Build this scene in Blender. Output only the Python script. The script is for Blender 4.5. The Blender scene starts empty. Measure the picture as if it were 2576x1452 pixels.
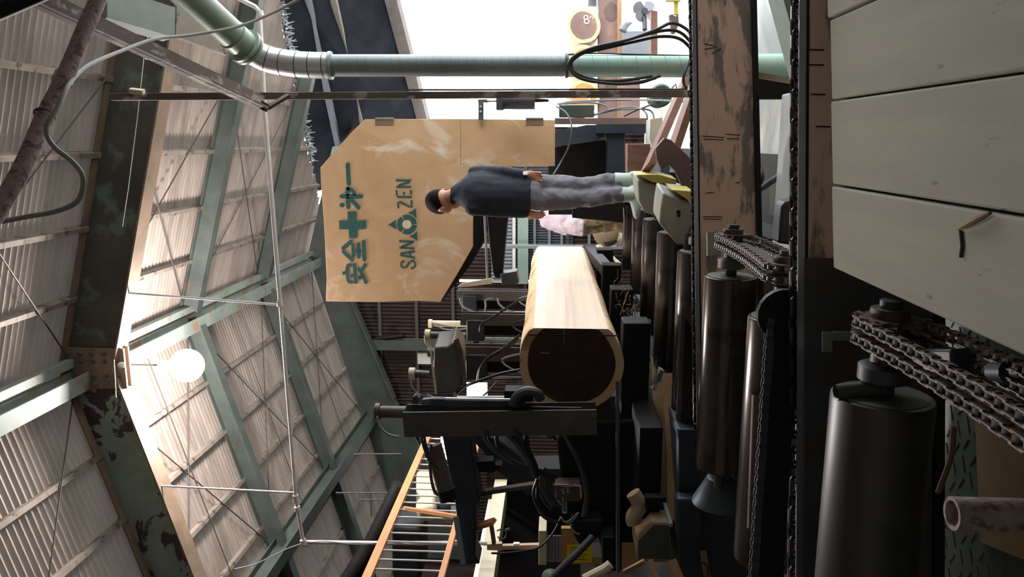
import bpy, bmesh, math, random
from mathutils import Vector, Matrix
random.seed(7)
SC = bpy.context.scene
COL = SC.collection

# ---------------------------------------------------------------- camera
FPX = 1900.0                      # focal length in pixels of the 2576x1452 frame
YAW, PIT, ROL = math.radians(11.1), math.radians(3.37), math.radians(.6)
C0 = Vector((0, 0, 1.6))
_h = Vector((-math.sin(YAW), math.cos(YAW), 0)); _r = Vector((math.cos(YAW), math.sin(YAW), 0)); _z = Vector((0, 0, 1))
CF = math.cos(PIT)*_h + math.sin(PIT)*_z
_u = math.cos(PIT)*_z - math.sin(PIT)*_h
CR = math.cos(ROL)*_r + math.sin(ROL)*_u
CU = math.cos(ROL)*_u - math.sin(ROL)*_r
cam = bpy.data.cameras.new('camera'); cam.sensor_fit = 'HORIZONTAL'; cam.sensor_width = 36
cam.lens = FPX/2576*36; cam.clip_start = .02; cam.clip_end = 400
camo = bpy.data.objects.new('camera', cam); COL.objects.link(camo)
M = Matrix.Identity(4)            # the phone was held upright: the picture lies on its side
for i, ax in enumerate((-CU, CR, -CF)):
    M[0][i], M[1][i], M[2][i] = ax
M.translation = C0
camo.matrix_world = M
SC.camera = camo

# ---------------------------------------------------------------- light
SC.view_settings.view_transform = 'Standard'; SC.view_settings.look = 'None'
SC.view_settings.gamma = 1; SC.view_settings.use_curve_mapping = False
SC.view_settings.exposure = 0.12
W = bpy.data.worlds.new('overcast'); SC.world = W; W.use_nodes = True
_n = W.node_tree.nodes; _l = W.node_tree.links
_bg = _n['Background']; _bg.inputs['Color'].default_value = (.93, .97, 1, 1); _bg.inputs['Strength'].default_value = 7.0
LAMP_EMIT = 560.0

# ---------------------------------------------------------------- a ray from the camera through a photo pixel, met with a real plane
def ray(x, y): return CF + CR*((726-y)/FPX) - CU*((x-1288)/FPX)
def P(x, y, d): return C0 + ray(x, y)*d
def onX(x, y, X): k = ray(x, y); return C0 + k*((X-C0.x)/k.x)
def onY(x, y, Y): k = ray(x, y); return C0 + k*((Y-C0.y)/k.y)
def onZ(x, y, Zv): k = ray(x, y); return C0 + k*((Zv-C0.z)/k.z)
def onPl(x, y, p, n): k = ray(x, y); return C0 + k*((Vector(p)-C0).dot(n)/k.dot(n))

# ---------------------------------------------------------------- materials
def lin(hx):
    if not isinstance(hx, str): return tuple(hx)+(1,)
    v = [int(hx[i:i+2], 16)/255 for i in (0, 2, 4)]
    return tuple((c/12.92 if c <= .04045 else ((c+.055)/1.055)**2.4) for c in v)+(1,)
MATS = {}
def mat(name, c1, c2=None, scale=4, rough=.6, metal=0, stretch=(1, 1, 1), bump=0, lo=.38, hi=.62, c3=None, s3=9, lo3=.55, hi3=.62, rough2=None, bscale=None, detail=6, st3=(1, 1, 1), dist=0, spec=.5):
    m = bpy.data.materials.new(name); m.use_nodes = True
    n = m.node_tree.nodes; l = m.node_tree.links; b = n['Principled BSDF']
    b.inputs['Roughness'].default_value = rough; b.inputs['Metallic'].default_value = metal
    b.inputs['Specular IOR Level'].default_value = spec
    b.inputs['Base Color'].default_value = lin(c1)
    MATS[name] = m
    if c2 is None and not bump: return m
    tc = n.new('ShaderNodeTexCoord')
    def noise(sc, st, dt=detail):
        mp = n.new('ShaderNodeMapping'); mp.inputs['Scale'].default_value = st
        l.new(tc.outputs['Object'], mp.inputs['Vector'])
        t = n.new('ShaderNodeTexNoise'); t.inputs['Scale'].default_value = sc; t.inputs['Detail'].default_value = dt
        t.inputs['Roughness'].default_value = .62; t.inputs['Distortion'].default_value = dist
        l.new(mp.outputs['Vector'], t.inputs['Vector']); return t
    def ramp(t, a, c):
        r = n.new('ShaderNodeMapRange'); r.inputs['From Min'].default_value = a; r.inputs['From Max'].default_value = c
        l.new(t.outputs['Fac'], r.inputs['Value']); return r
    def mix(f, a, c):
        x = n.new('ShaderNodeMix'); x.data_type = 'RGBA'
        l.new(f, x.inputs['Factor'])
        if isinstance(a, tuple): x.inputs['A'].default_value = a
        else: l.new(a, x.inputs['A'])
        x.inputs['B'].default_value = c; return x.outputs['Result']
    if c2 is not None:
        t = noise(scale, stretch); r = ramp(t, lo, hi)
        out = mix(r.outputs['Result'], lin(c1), lin(c2))
        if c3 is not None:
            t3 = noise(s3, st3); r3 = ramp(t3, lo3, hi3); out = mix(r3.outputs['Result'], out, lin(c3))
            if rough2 is not None:
                rr = n.new('ShaderNodeMapRange'); rr.inputs['To Min'].default_value = rough; rr.inputs['To Max'].default_value = rough2
                l.new(r3.outputs['Result'], rr.inputs['Value']); l.new(rr.outputs['Result'], b.inputs['Roughness'])
        l.new(out, b.inputs['Base Color'])
    if bump:
        tb = noise(bscale or scale*3, stretch); bp = n.new('ShaderNodeBump'); bp.inputs['Strength'].default_value = bump; bp.inputs['Distance'].default_value = .02
        l.new(tb.outputs['Fac'], bp.inputs['Height']); l.new(bp.outputs['Normal'], b.inputs['Normal'])
    return m
def emit(name, col, s):
    m = bpy.data.materials.new(name); m.use_nodes = True; n = m.node_tree.nodes; n.clear()
    e = n.new('ShaderNodeEmission'); e.inputs['Color'].default_value = lin(col); e.inputs['Strength'].default_value = s
    o = n.new('ShaderNodeOutputMaterial'); m.node_tree.links.new(e.outputs[0], o.inputs[0]); MATS[name] = m; return m

mat('roof_sheet', '6d6159', '877b72', 1.3, .8, 0, (1, 5, 1), 0, .3, .7, '554a40', 1.6, .48, .72, st3=(.4, 2.5, .4))
mat('far_wall', '2a211f', '3a2e2b', 2, .8, 0, (1, 1, .4), c3='1f1918', s3=3, spec=.15)
mat('green_steel', '363d38', '454d47', 2.2, .6, 0, c3='54443a', s3=5, lo3=.58, hi3=.68, bump=.05)
mat('pale_green_steel', '6d7770', '808880', 2.2, .6, 0, c3='7d6552', s3=4, lo3=.54, hi3=.62, bump=.05)
mat('dark_girder', '3b3a35', '4f4a42', 1.5, .65, 0, c3='59685f', s3=2.5, lo3=.54, hi3=.62, bump=.05)
mat('flange_rust', '7f6a58', '695849', 3, .7, bump=.05)
mat('purlin', '6d6359', '7d7268', 4, .75, c3='453a32', s3=6)
mat('peeled_girder', '78887c', '8b9a8c', 2, .6, c3='3a2d30', s3=1.5, lo3=.545, hi3=.56, bump=.08, dist=.6)
mat('concrete', '9ea2a2', 'b9bcb8', 1.2, .8, c3='cdbfa3', s3=1.1, lo3=.5, hi3=.6, bump=.1)
mat('dark_floor', '2b2a28', '3d3933', 2, .85, bump=.2)
mat('yard', 'd9d8d4', 'e6e6e4', .5, .9)
mat('rod', '4a4340', None, rough=.6, metal=.3)
mat('chrome', 'd8dade', None, rough=.18, metal=1)
mat('white_pvc', 'b8b2ad', 'cbc6c2', 3, .5)
mat('black_rubber', '1c1b1d', None, rough=.5)
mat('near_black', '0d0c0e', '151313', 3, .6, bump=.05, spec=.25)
mat('dark_machine', '23262b', '30343a', 3, .5, c3='3a2c26', s3=4, lo3=.6, hi3=.7, bump=.04)
mat('blue_black', '1d2530', '28323d', 2, .5, c3='3a302a', s3=5, lo3=.6, hi3=.68)
mat('roller', '4a4542', '524d4a', 2.5, .23, .8, (.4, 3, 3), 0, c3='38332f', s3=4)
mat('roller_dark', '262424', '2e2c2b', 3, .42, 0, (.4, 2, 2), 0, c3='1c1a1a', s3=5, spec=.7)
mat('roller_end', '6b706c', '54564f', 5, .6, .4)
mat('rusty_beam', '7a706a', 'd0b09f', 2.6, .6, .0, (.8, 1, 3), .06, .42, .48, '736862', 1.3, .52, .58, st3=(.5, 1, 3))
mat('blue_worn', '34383b', '464a4d', 2.5, .5, .2, c3='4a3d36', s3=4, lo3=.5, hi3=.62, bump=.05)
mat('bright_edge', '8c8f96', None, rough=.35, metal=.8)
mat('chain', '4c4a4a', '34302f', 20, .4, .8)
mat('brown_chain', '6d5f55', '4a3f38', 25, .6, .5)
mat('deck_wood', '8b897b', '9a9787', 1.6, .85, 0, (6, .8, 6), .05, .3, .7, '625c50', 11, .68, .73, bscale=6, st3=(1, .55, 1))
mat('plate', '5b665f', '737a70', 2, .55, .2, c3='8a7a5c', s3=2.2, lo3=.55, hi3=.7)
mat('bracket', '70736a', '7d8075', 4, .6)
mat('plywood', 'bf9970', 'caa680', 2, .65, 0, (1, 1, 1), 0, .35, .65, 'dccdb6', 2.0, .56, .70, st3=(1.2, 1, .8), dist=1.4)
mat('stencil', '24504f', '2c5b56', 12, .7)
mat('heart_wood', '2a1a14', '38241b', 6, .75, 0, (1, .1, 1), .05)
mat('sap_wood', 'dcbf98', 'd2af84', 5, .7, 0, c3='a9805a', s3=5, lo3=.6, hi3=.66)
mat('sawn_wood', 'd9bfa6', 'e6d5c2', 3, .5, 0, (1, .08, 5), 0, .3, .7, 'bf9a86', 2, .5, .75, st3=(1, .08, 4))
mat('bark_wood', 'd2bc98', 'c4aa82', 6, .7, 0, (3, .3, 3), .1)
mat('skin', 'a5745a', 'b27f66', 9, .55)
mat('hair', '15100e', '1d1613', 40, .85, spec=.15)
mat('navy', '171b28', '1d2230', 6, .85, bump=.06)
mat('grey_cloth', '5f5d64', '6b6970', 6, .85, bump=.06)
mat('boot', '9aa5a0', 'aab4ae', 7, .6)
mat('rail_green', '7f948a', '8a9d92', 3, .5)
mat('shirt', 'd3c8da', 'e0d8e6', 5, .8, bump=.05)
mat('beige_cloth', '8f7c63', '9c886d', 5, .85)
mat('mint', 'a9cfc4', 'b5d8cd', 2, .4)
mat('duct_grey', '7a858a', '8a9497', 2.5, .5, .2)
mat('duct_green', '87998a', '94a695', 2, .4)
mat('silver', 'd5d6d7', 'c6c8c9', 2, .34, .55)
mat('old_wood', '6a5c58', '7d706a', 2.4, .8, 0, (1, 1, 1), .1, .42, .58, 'b9b0a9', 5, .55, .60, st3=(1.5, 1, 1))
mat('mauve_pipe', '97827d', 'ab9791', 40, .8, bump=.5, bscale=60, c3='6d5a57', s3=30, lo3=.52, hi3=.6)
mat('cable_green', '85847a', None, rough=.6)
mat('cable_dark', '3c3a3c', None, rough=.55)
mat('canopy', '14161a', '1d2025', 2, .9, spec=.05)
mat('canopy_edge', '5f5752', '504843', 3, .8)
mat('orange_paint', 'c98c5a', 'bd7f50', 3, .5)
mat('cream_paint', 'c9bda0', 'd8cdb2', 3, .5)
mat('white_paint', 'd7d5d0', 'c9c5bd', 3, .6)
mat('beige_box', 'b39b7d', 'a8906f', 3, .5)
mat('olive_box', '3d463e', '48504a', 3, .5)
mat('sheet_rust', '4a4846', '5a5755', 3, .5, .3, c3='5f4a40', s3=4, lo3=.54, hi3=.66)
mat('brown_wood', '8a6a48', '9b7a55', 3, .7, 0, (1, 6, 6))
mat('dark_brown_wood', '6d4a3c', '7d5848', 3, .75, 0, (6, 6, 1), .1)
mat('rust_plate', '4f3c39', '63504b', 4, .6, .2, c3='7a3d3d', s3=2.5, lo3=.6, hi3=.7)
mat('guard_paint', '85857a', '98978a', 3, .55, 0, c3='b9a37c', s3=3, lo3=.6, hi3=.66)
mat('yellow_paint', 'b3a648', 'a1954a', 4, .55)
mat('yellow_paper', 'f0d21f', None, rough=.7)
mat('grey_paper', '9a9aa0', None, rough=.7)
mat('white_paper', 'dadada', None, rough=.7)
mat('ink', '2a2a2c', None, rough=.8)
mat('chalk', 'f2efe8', None, rough=.9)
mat('cardboard', 'b8905c', 'ad8450', 3, .75)
mat('rust_column', '6d5752', '83685f', 2, .7, 0, c3='8f7a55', s3=2, lo3=.55, hi3=.7)
mat('sky_blue_paint', '8fb6cf', '9dc1d8', 2, .6)
mat('shade_grey', '6d7076', '7a7d83', 2, .7)
mat('dark_grey_steel', '3d3f44', '4a4c52', 3, .5, .3)
mat('funnel', '4b545c', '3c444c', 5, .5, .4)
mat('rag', '8d98a3', 'b3a68a', 5, .9)
mat('leaf_brown', '5a4232', None, rough=.8)
mat('bark_chip', '8a6a4c', '70523a', 9, .8)
mat('green_machine', '35463c', '415347', 3, .5)
def translucent(m, f, tint):      # thin weathered sheets that let some daylight through
    n = m.node_tree.nodes; l = m.node_tree.links; b = n['Principled BSDF']; o = n['Material Output']
    t = n.new('ShaderNodeBsdfTranslucent'); t.inputs['Color'].default_value = lin(tint); x = n.new('ShaderNodeMixShader'); x.inputs[0].default_value = f
    l.new(b.outputs[0], x.inputs[1]); l.new(t.outputs[0], x.inputs[2]); l.new(x.outputs[0], o.inputs[0])
translucent(MATS['roof_sheet'], .013, 'd8cfc4')
emit('lamp_glow', (1, .93, .9), LAMP_EMIT)

# ---------------------------------------------------------------- mesh builder (world coordinates; build() shifts to the thing's base)
class MB:
    def __init__(s): s.bm = bmesh.new()
    def _f(s, vs):
        try: return s.bm.faces.new(vs)
        except ValueError: return None
    def hexa(s, p):               # 8 corners: bottom loop then top loop
        v = [s.bm.verts.new(q) for q in p]
        for f in ((3, 2, 1, 0), (4, 5, 6, 7), (0, 1, 5, 4), (1, 2, 6, 5), (2, 3, 7, 6), (3, 0, 4, 7)): s._f([v[i] for i in f])
        return s
    def box(s, c, sz, rz=0):
        c = Vector(c); hx, hy, hz = sz[0]/2, sz[1]/2, sz[2]/2; R = Matrix.Rotation(rz, 3, 'Z')
        return s.hexa([c+R@Vector(q) for q in ((-hx, -hy, -hz), (hx, -hy, -hz), (hx, hy, -hz), (-hx, hy, -hz), (-hx, -hy, hz), (hx, -hy, hz), (hx, hy, hz), (-hx, hy, hz))])
    def bar(s, a, b, w, h, up=(0, 0, 1)):
        a, b = Vector(a), Vector(b); d = (b-a).normalized(); u = Vector(up); sd = d.cross(u)
        if sd.length < 1e-4: sd = d.cross(Vector((0, 1, 0)))
        sd.normalize(); u = sd.cross(d)
        x, y = sd*(w/2), u*(h/2)
        return s.hexa([a-x-y, a+x-y, b+x-y, b-x-y, a-x+y, a+x+y, b+x+y, b-x+y])
    def ibeam(s, a, b, w, h, t=.012, up=(0, 0, 1)):
        a, b = Vector(a), Vector(b); d = (b-a).normalized(); u = Vector(up); sd = d.cross(u).normalized(); u = sd.cross(d)
        o = u*(h/2-t/2)
        s.bar(a+o, b+o, w, t, up); s.bar(a-o, b-o, w, t, up); s.bar(a, b, t, h-2*t, up); return s
    def tube(s, pts, r, seg=10, cap=True):
        pts = [Vector(p) for p in pts]; n = len(pts)
        rs = r if isinstance(r, (list, tuple)) else [r]*n
        t0 = (pts[1]-pts[0]).normalized(); nv = t0.orthogonal().normalized(); rings = []
        for i, p in enumerate(pts):
            t = (pts[min(i+1, n-1)]-pts[max(i-1, 0)])
            t = t.normalized() if t.length > 1e-9 else t0
            nv = nv-t*nv.dot(t)
            nv = nv.normalized() if nv.length > 1e-6 else t.orthogonal().normalized()
            bv = t.cross(nv)
            rings.append([s.bm.verts.new(p+(nv*math.cos(k*2*math.pi/seg)+bv*math.sin(k*2*math.pi/seg))*rs[i]) for k in range(seg)])
        for i in range(n-1):
            for k in range(seg): s._f([rings[i][k], rings[i][(k+1) % seg], rings[i+1][(k+1) % seg], rings[i+1][k]])
        if cap: s._f(rings[0][::-1]); s._f(rings[-1])
        return s
    def cyl(s, a, b, r, r2=None, seg=20): return s.tube([a, b], [r, r if r2 is None else r2], seg)
    def lathe(s, p, ax, prof, seg=24, cap=True):   # prof: (along axis, radius)
        p = Vector(p); ax = Vector(ax).normalized(); nv = ax.orthogonal().normalized(); bv = ax.cross(nv); rings = []
        for t, r in prof:
            rings.append([s.bm.verts.new(p+ax*t+(nv*math.cos(k*2*math.pi/seg)+bv*math.sin(k*2*math.pi/seg))*max(r, 1e-4)) for k in range(seg)])
        for i in range(len(rings)-1):
            for k in range(seg): s._f([rings[i][k], rings[i][(k+1) % seg], rings[i+1][(k+1) % seg], rings[i+1][k]])
        if cap: s._f(rings[0][::-1]); s._f(rings[-1])
        return s
    def loft(s, rings, cap=True):
        vr = [[s.bm.verts.new(q) for q in rg] for rg in rings]; n = len(vr[0])
        for i in range(len(vr)-1):
            for k in range(n): s._f([vr[i][k], vr[i][(k+1) % n], vr[i+1][(k+1) % n], vr[i+1][k]])
        if cap: s._f(vr[0][::-1]); s._f(vr[-1])
        return s
    def ball(s, c, r, seg=16, rot=None):
        r = (r, r, r) if not isinstance(r, (tuple, list)) else r
        m = Matrix.Translation(Vector(c)) @ (rot.to_4x4() if rot else Matrix.Identity(4)) @ Matrix.Diagonal((*r, 1))
        bmesh.ops.create_uvsphere(s.bm, u_segments=seg, v_segments=max(6, seg*2//3), radius=1, matrix=m); return s
    def prism(s, pts, vec):
        pts = [Vector(p) for p in pts]; vec = Vector(vec); n = len(pts)
        a = [s.bm.verts.new(p) for p in pts]; b = [s.bm.verts.new(p+vec) for p in pts]
        s._f(a); s._f(b[::-1])
        for i in range(n): s._f([a[(i+1) % n], a[i], b[i], b[(i+1) % n]])
        return s
    def torus(s, c, ax, R, r, seg=24, ts=8, a0=0, a1=2*math.pi):
        c = Vector(c); ax = Vector(ax).normalized(); nv = ax.orthogonal().normalized(); bv = ax.cross(nv)
        full = abs(a1-a0-2*math.pi) < 1e-6; N = seg if full else seg+1; rings = []
        for i in range(N):
            t = a0+(a1-a0)*i/seg; d = nv*math.cos(t)+bv*math.sin(t)
            rings.append([s.bm.verts.new(c+d*(R+r*math.cos(k*2*math.pi/ts))+ax*(r*math.sin(k*2*math.pi/ts))) for k in range(ts)])
        for i in range(N if full else N-1):
            for k in range(ts): s._f([rings[i][k], rings[i][(k+1) % ts], rings[(i+1) % N][(k+1) % ts], rings[(i+1) % N][k]])
        return s
    def corr(s, o, along, across, pitch, amp, nrm, rows=2, keep=None, sub=6):   # corrugated sheet: waves run along 'along', repeat along 'across'
        o, al, ac, nr = Vector(o), Vector(along), Vector(across), Vector(nrm).normalized()
        n = int(ac.length/pitch*sub); g = []
        for i in range(n+1):
            f = i/n; h = amp*math.sin(2*math.pi*f*ac.length/pitch)
            g.append([s.bm.verts.new(o+ac*f+al*(j/(rows-1))+nr*h) for j in range(rows)])
        for i in range(n):
            for j in range(rows-1):
                q = [g[i][j], g[i+1][j], g[i+1][j+1], g[i][j+1]]
                if keep is None or keep(sum((v.co for v in q), Vector())/4): s._f(q)
        if keep: bmesh.ops.delete(s.bm, geom=[v for v in s.bm.verts if not v.link_faces], context='VERTS')
        return s
    def build(s, name, m, parent=None, loc=None, bevel=0, sharp=35, seg=2, flip=True):
        bm = s.bm
        if flip: bmesh.ops.recalc_face_normals(bm, faces=bm.faces[:])
        if parent is not None: o0 = Vector(parent['_o'])
        elif loc is not None: o0 = Vector(loc)
        else:
            xs = [v.co for v in bm.verts]
            o0 = Vector(((min(c.x for c in xs)+max(c.x for c in xs))/2, (min(c.y for c in xs)+max(c.y for c in xs))/2, min(c.z for c in xs)))
        for v in bm.verts: v.co -= o0
        me = bpy.data.meshes.new(name); bm.to_mesh(me); bm.free()
        for p in me.polygons: p.use_smooth = True
        me.set_sharp_from_angle(angle=math.radians(sharp))
        me.materials.append(MATS[m] if isinstance(m, str) else m)
        ob = bpy.data.objects.new(name, me); COL.objects.link(ob)
        ob['_o'] = list(o0)
        if parent is not None: ob.parent = parent
        else: ob.location = o0
        if bevel:
            b = ob.modifiers.new('bevel', 'BEVEL'); b.width = bevel; b.segments = seg; b.limit_method = 'ANGLE'; b.angle_limit = math.radians(40)
        return ob
def tag(o, label, cat, group=None, kind=None):
    if label: o['label'] = label
    if cat: o['category'] = cat
    if group: o['group'] = group
    if kind: o['kind'] = kind
    return o
def thing(name, label, cat, loc, group=None):
    o = bpy.data.objects.new(name, None); COL.objects.link(o); o.location = loc; o['_o'] = list(loc); o.empty_display_size = .1
    return tag(o, label, cat, group)
def struct(o, label=None): o['kind'] = 'structure'; return tag(o, label, None)
def spline(pts, n=8):             # Catmull-Rom through the points
    pts = [Vector(p) for p in pts]; q = [pts[0]*2-pts[1]]+pts+[pts[-1]*2-pts[-2]]; out = []
    for i in range(1, len(q)-2):
        a, b, c, d = q[i-1:i+3]
        for k in range(n):
            t = k/n
            out.append(.5*((2*b)+(c-a)*t+(2*a-5*b+4*c-d)*t*t+(3*b-a-3*c+d)*t*t*t))
    out.append(pts[-1]); return out
def hose(name, pts, r, m, label, cat='hose', group=None, n=8, seg=8):
    return tag(MB().tube(spline(pts, n), r, seg).build(name, m), label, cat, group)
# ================================================================ THE SHED
RX, RZ = -2.15, 6.42              # ridge
SR, SL = .28, .29                 # roof slopes right and left of the ridge
def roof_z(x): return RZ-(SR*(x-RX) if x > RX else SL*(RX-x))
fr_a, fr_b = Vector((1.82, 10.3, 0)), Vector((-.3, 13.1, 0))   # the right slope is cut off along this slanting line
def keep_r(c):
    d = fr_b-fr_a; w = math.sin(c.y*9+c.x*7)*.03+math.sin(c.x*31)*.02
    return d.x*(c.y-fr_a.y)-d.y*(c.x-fr_a.x) > w*3
Y0, Y1 = -4.0, 14.6
struct(MB().corr((RX, Y0, RZ), (6.6, 0, -6.6*SR), (0, Y1-Y0, 0), .076, .012, (SR, 0, 1), 90, keep_r).build('ceiling_right', 'roof_sheet'), 'corrugated roof slope right of the ridge, dirty and lit by the lamp')
struct(MB().corr((RX, Y0, RZ), (-6.4, 0, -6.4*SL), (0, Y1-Y0, 0), .076, .012, (-SL, 0, 1), 3).build('ceiling_left', 'roof_sheet'), 'corrugated roof slope left of the ridge, pale grey between purlins')
# fringe of torn insulation along the cut edge
m = MB()
for i in range(90):
    f = i/89; p = fr_a.lerp(fr_b, f*1.1-.08); p.z = roof_z(p.x)-.02
    for k in range(2):
        q = p+Vector((random.uniform(-.05, .05), random.uniform(-.05, .05), 0)); m.cyl(q, q+Vector((random.uniform(-.06, .06), random.uniform(-.04, .04), -random.uniform(.04, .13))), .012, .004, 5)
tag(m.build('roof_fringe', 'shade_grey'), 'frayed pale fringe hanging along the slanting roof edge', 'insulation', kind='stuff')
# purlins
for i, x in enumerate((-8.0, -7.1, -6.42, -5.75, -5.08, -4.4, -3.73, -3.07, -1.47, -.8, -.12, .55, 1.23, 1.95, 2.7, 3.5)):
    z = roof_z(x)-.045
    y1 = Y1 if x < RX else (min(Y1, 10.3+(1.82-x)*1.32) if x < 1.82 else 10.3-(x-1.82)*1.32)
    struct(MB().bar((x, Y0, z), (x, y1, z), .05, .075, (SR if x > RX else -SL, 0, 1)).build('roof_purlin', 'purlin'))
# ridge beam, side beam
m = MB(); m.ibeam((RX-.12, Y0, 6.19), (RX-.12, 14.0, 6.19), .17, .2, .02); m.bar((RX+.05, Y0, 6.27), (RX+.05, 14, 6.27), .08, .08); m.build('ridge_beam', 'pale_green_steel')['kind'] = 'structure'
MB().ibeam((-5.33, Y0, 5.22), (-5.33, 14.0, 5.22), .2, .24, .02).build('roof_beam', 'green_steel')['kind'] = 'structure'
# main girder at Y=6.8
def girder(Y, name, mw, mf, xr, xl, dep=.5, fw=.2):
    t = bpy.data.objects.new(name, None); COL.objects.link(t); t.location = (RX, Y, RZ-.1); t['_o'] = list(t.location); t['kind'] = 'structure'
    for sx, xe, s in ((1, xr, SR), (-1, xl, SL)):
        a = Vector((RX, Y, RZ-.06)); b = Vector((xe, Y, roof_z(xe)-.06))
        w = MB(); w.prism([a, b, b-Vector((0, 0, dep)), a-Vector((0, 0, dep*1.06))], (0, .02, 0)); w.build('web', mw if sx > 0 else 'peeled_girder', t)
        f = MB(); f.bar(a-Vector((0, -.01, dep*1.06)), b-Vector((0, -.01, dep)), fw, .018); f.bar(a-Vector((0, -.01, 0)), b-Vector((0, -.01, 0)), fw, .018); f.build('flange', mf, t)
    g = MB(); g.box((RX, Y-.03, RZ-.38), (.4, .02, .62)); g.box((RX, Y+.05, RZ-.38), (.4, .02, .62)); g.build('ridge_plate', 'flange_rust', t)
    bl = MB()
    for k in range(5):
        for sx in (-.15, -.07, .07, .15): bl.cyl((RX+sx, Y-.07, RZ-.14-k*.12), (RX+sx, Y-.035, RZ-.14-k*.12), .018, seg=6)
    bl.build('bolt', 'dark_girder', t)
    return t
girder(6.78, 'roof_beam', 'dark_girder', 'flange_rust', 4.4, -8.4)
girder(-.6, 'roof_beam', 'dark_girder', 'flange_rust', 4.4, -8.4)
# light rafters
for Y in (9.1, 11.5):
    xr = 2.7 if Y < 10 else .95
    for sx, xe in ((1, xr), (-1, -8.4)):
        a = Vector((RX+sx*.06, Y, RZ-.19)); b = Vector((xe, Y, roof_z(xe)-.19))
        MB().ibeam(a, b, .15, .22, .016).build('roof_beam', 'green_steel')['kind'] = 'structure'
# far gable girder
a = Vector((RX, 14.0, RZ-.08))
MB().prism([a, (-8.4, 14.0, roof_z(-8.4)-.08), (-8.4, 14.0, 3.2), (-4.95, 14.0, 4.75), (RX, 14.0, 5.85)], (0, .04, 0)).build('roof_beam', 'green_steel')['kind'] = 'structure'
MB().bar((-4.95, 13.95, 4.75), (RX, 13.95, 5.83), .2, .03).build('roof_beam', 'green_steel')['kind'] = 'structure'
MB().prism([(RX, 14.0, RZ-.08), (-.1, 14, roof_z(-.1)-.08), (-.1, 14, roof_z(-.1)-.5), (RX, 14, 5.85)], (0, .04, 0)).build('roof_beam', 'green_steel')['kind'] = 'structure'
# bracing rods under the roof
def rod(p, q, r=.008): struct(MB().tube([p, q], r, 6).build('bracing_rod', 'rod'))
def rp(x, y, dz=.1): return (x, y, roof_z(x)-dz)
for (xa, ya, xb, yb) in ((-2.4, 6.9, -5.2, 9.0), (-5.2, 6.9, -2.4, 9.0), (-2.4, 9.2, -5.2, 11.4), (-5.2, 9.2, -2.4, 11.4), (-2.4, 11.6, -5.2, 13.9), (-5.2, 11.6, -2.4, 13.9),
                         (-2, 6.9, .6, 9), (.6, 6.9, -2, 9), (-2, 9.2, .6, 11.4), (.6, 9.2, -2, 11.4), (-2, 4.2, .6, 6.7), (.6, 4.2, -2, 6.7), (-2.4, 4.2, -5.2, 6.7), (-5.2, 4.2, -2.4, 6.7), (-5.5, 6.9, -8, 9), (-8, 6.9, -5.5, 9)):
    rod(rp(xa, ya), rp(xb, yb))
for y in (8.0, 10.3, 12.7): rod(rp(-2.3, y, .12), rp(-5.3, y, .12), .007)
# walls, floor
def wpiece(x0, x1, z0, z1, Y=14.4): return MB().corr((x0, Y, z0), (0, 0, z1-z0), (x1-x0, 0, 0), .076, .011, (0, -1, 0), 2)
win = (onY(1226, 1005, 14.4), onY(1174, 962, 14.4))     # a bright opening in the far wall
wx0, wx1, wz0, wz1 = win[0].x, win[1].x, win[0].z, win[1].z
m = MB()
def addw(x0, x1, z0, z1):
    m.corr((x0, 14.4, z0), (0, 0, z1-z0), (x1-x0, 0, 0), .076, .011, (0, -1, 0), 2)
XR = .25
sl0, sl1 = onY(1200, 1160, 14.4), onY(1108, 1073, 14.4)     # daylight slit left of the posts
addw(-9, sl0.x, 0, 5.6); addw(sl0.x, sl1.x, 0, sl0.z); addw(sl0.x, sl1.x, sl1.z, 5.6); addw(sl1.x, wx0, 0, 5.6)
addw(wx0, wx1, 0, wz0); addw(wx0, wx1, wz1, 5.6); ga, gb = onY(1332, 711, 14.4), onY(1156, 703, 14.4)     # thin daylight gap between two sheets
addw(wx1, ga.x, 0, 5.6); addw(ga.x, gb.x, 0, ga.z); addw(ga.x, gb.x, gb.z, 5.6); addw(gb.x, XR, 0, 5.6)
struct(m.build('wall_back', 'far_wall'), 'dark brown corrugated far wall with small bright openings')
struct(MB().corr((-8.6, Y0, 0), (0, 0, 4.6), (0, Y1-Y0, 0), .076, .011, (1, 0, 0), 2).build('wall_left', 'far_wall'))
struct(MB().box((0, Y0-.1, 3.4), (17.6, .1, 6.8)).build('light_block_rear', 'concrete'))  # unseen wall, added behind the camera to hold back sky light
for x in (955, 1048, 1140):       # girts of the far wall
    z = onY(x, 800, 14.3).z; struct(MB().bar((-8.6, 14.32, z), (XR, 14.32, z), .06, .06).build('wall_girt', 'rod'))
for z in (.7, 1.4, 2.2): struct(MB().bar((-8.6, 14.32, z), (XR, 14.32, z), .06, .06).build('wall_girt', 'rod'))
p = onY(1000, 866, 14.2); struct(MB().ibeam((p.x, 14.2, 0), (p.x, 14.2, 5.2), .2, .2, .015, (0, 1, 0)).build('wall_column', 'green_steel'))
p = onY(1310, 620, 13.6); struct(MB().box((p.x, 13.6, 2.0), (.05, .22, 4)).build('wall_column', 'shade_grey'))
struct(MB().box((-4.4, 5, -.06), (8.6, 19.4, .12)).build('floor', 'dark_floor'))
struct(MB().box((2.1, 1.9, -.06), (4.4, 12.0, .12)).build('floor_concrete', 'concrete'), 'pale concrete floor under the chain beams')
m = MB(); m.box((22, 33, -.07), (44.2, 50.2, .12)); m.box((24.3, -4, -.07), (40, 24, .12)); struct(m.build('ground', 'yard'), 'white overexposed yard outside the shed')
struct(MB().box((2.5, .3, 2.6), (.1, 8.6, 5.2)).build('light_block_right', 'concrete'))  # unseen wall, added to block daylight from the near right side
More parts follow.
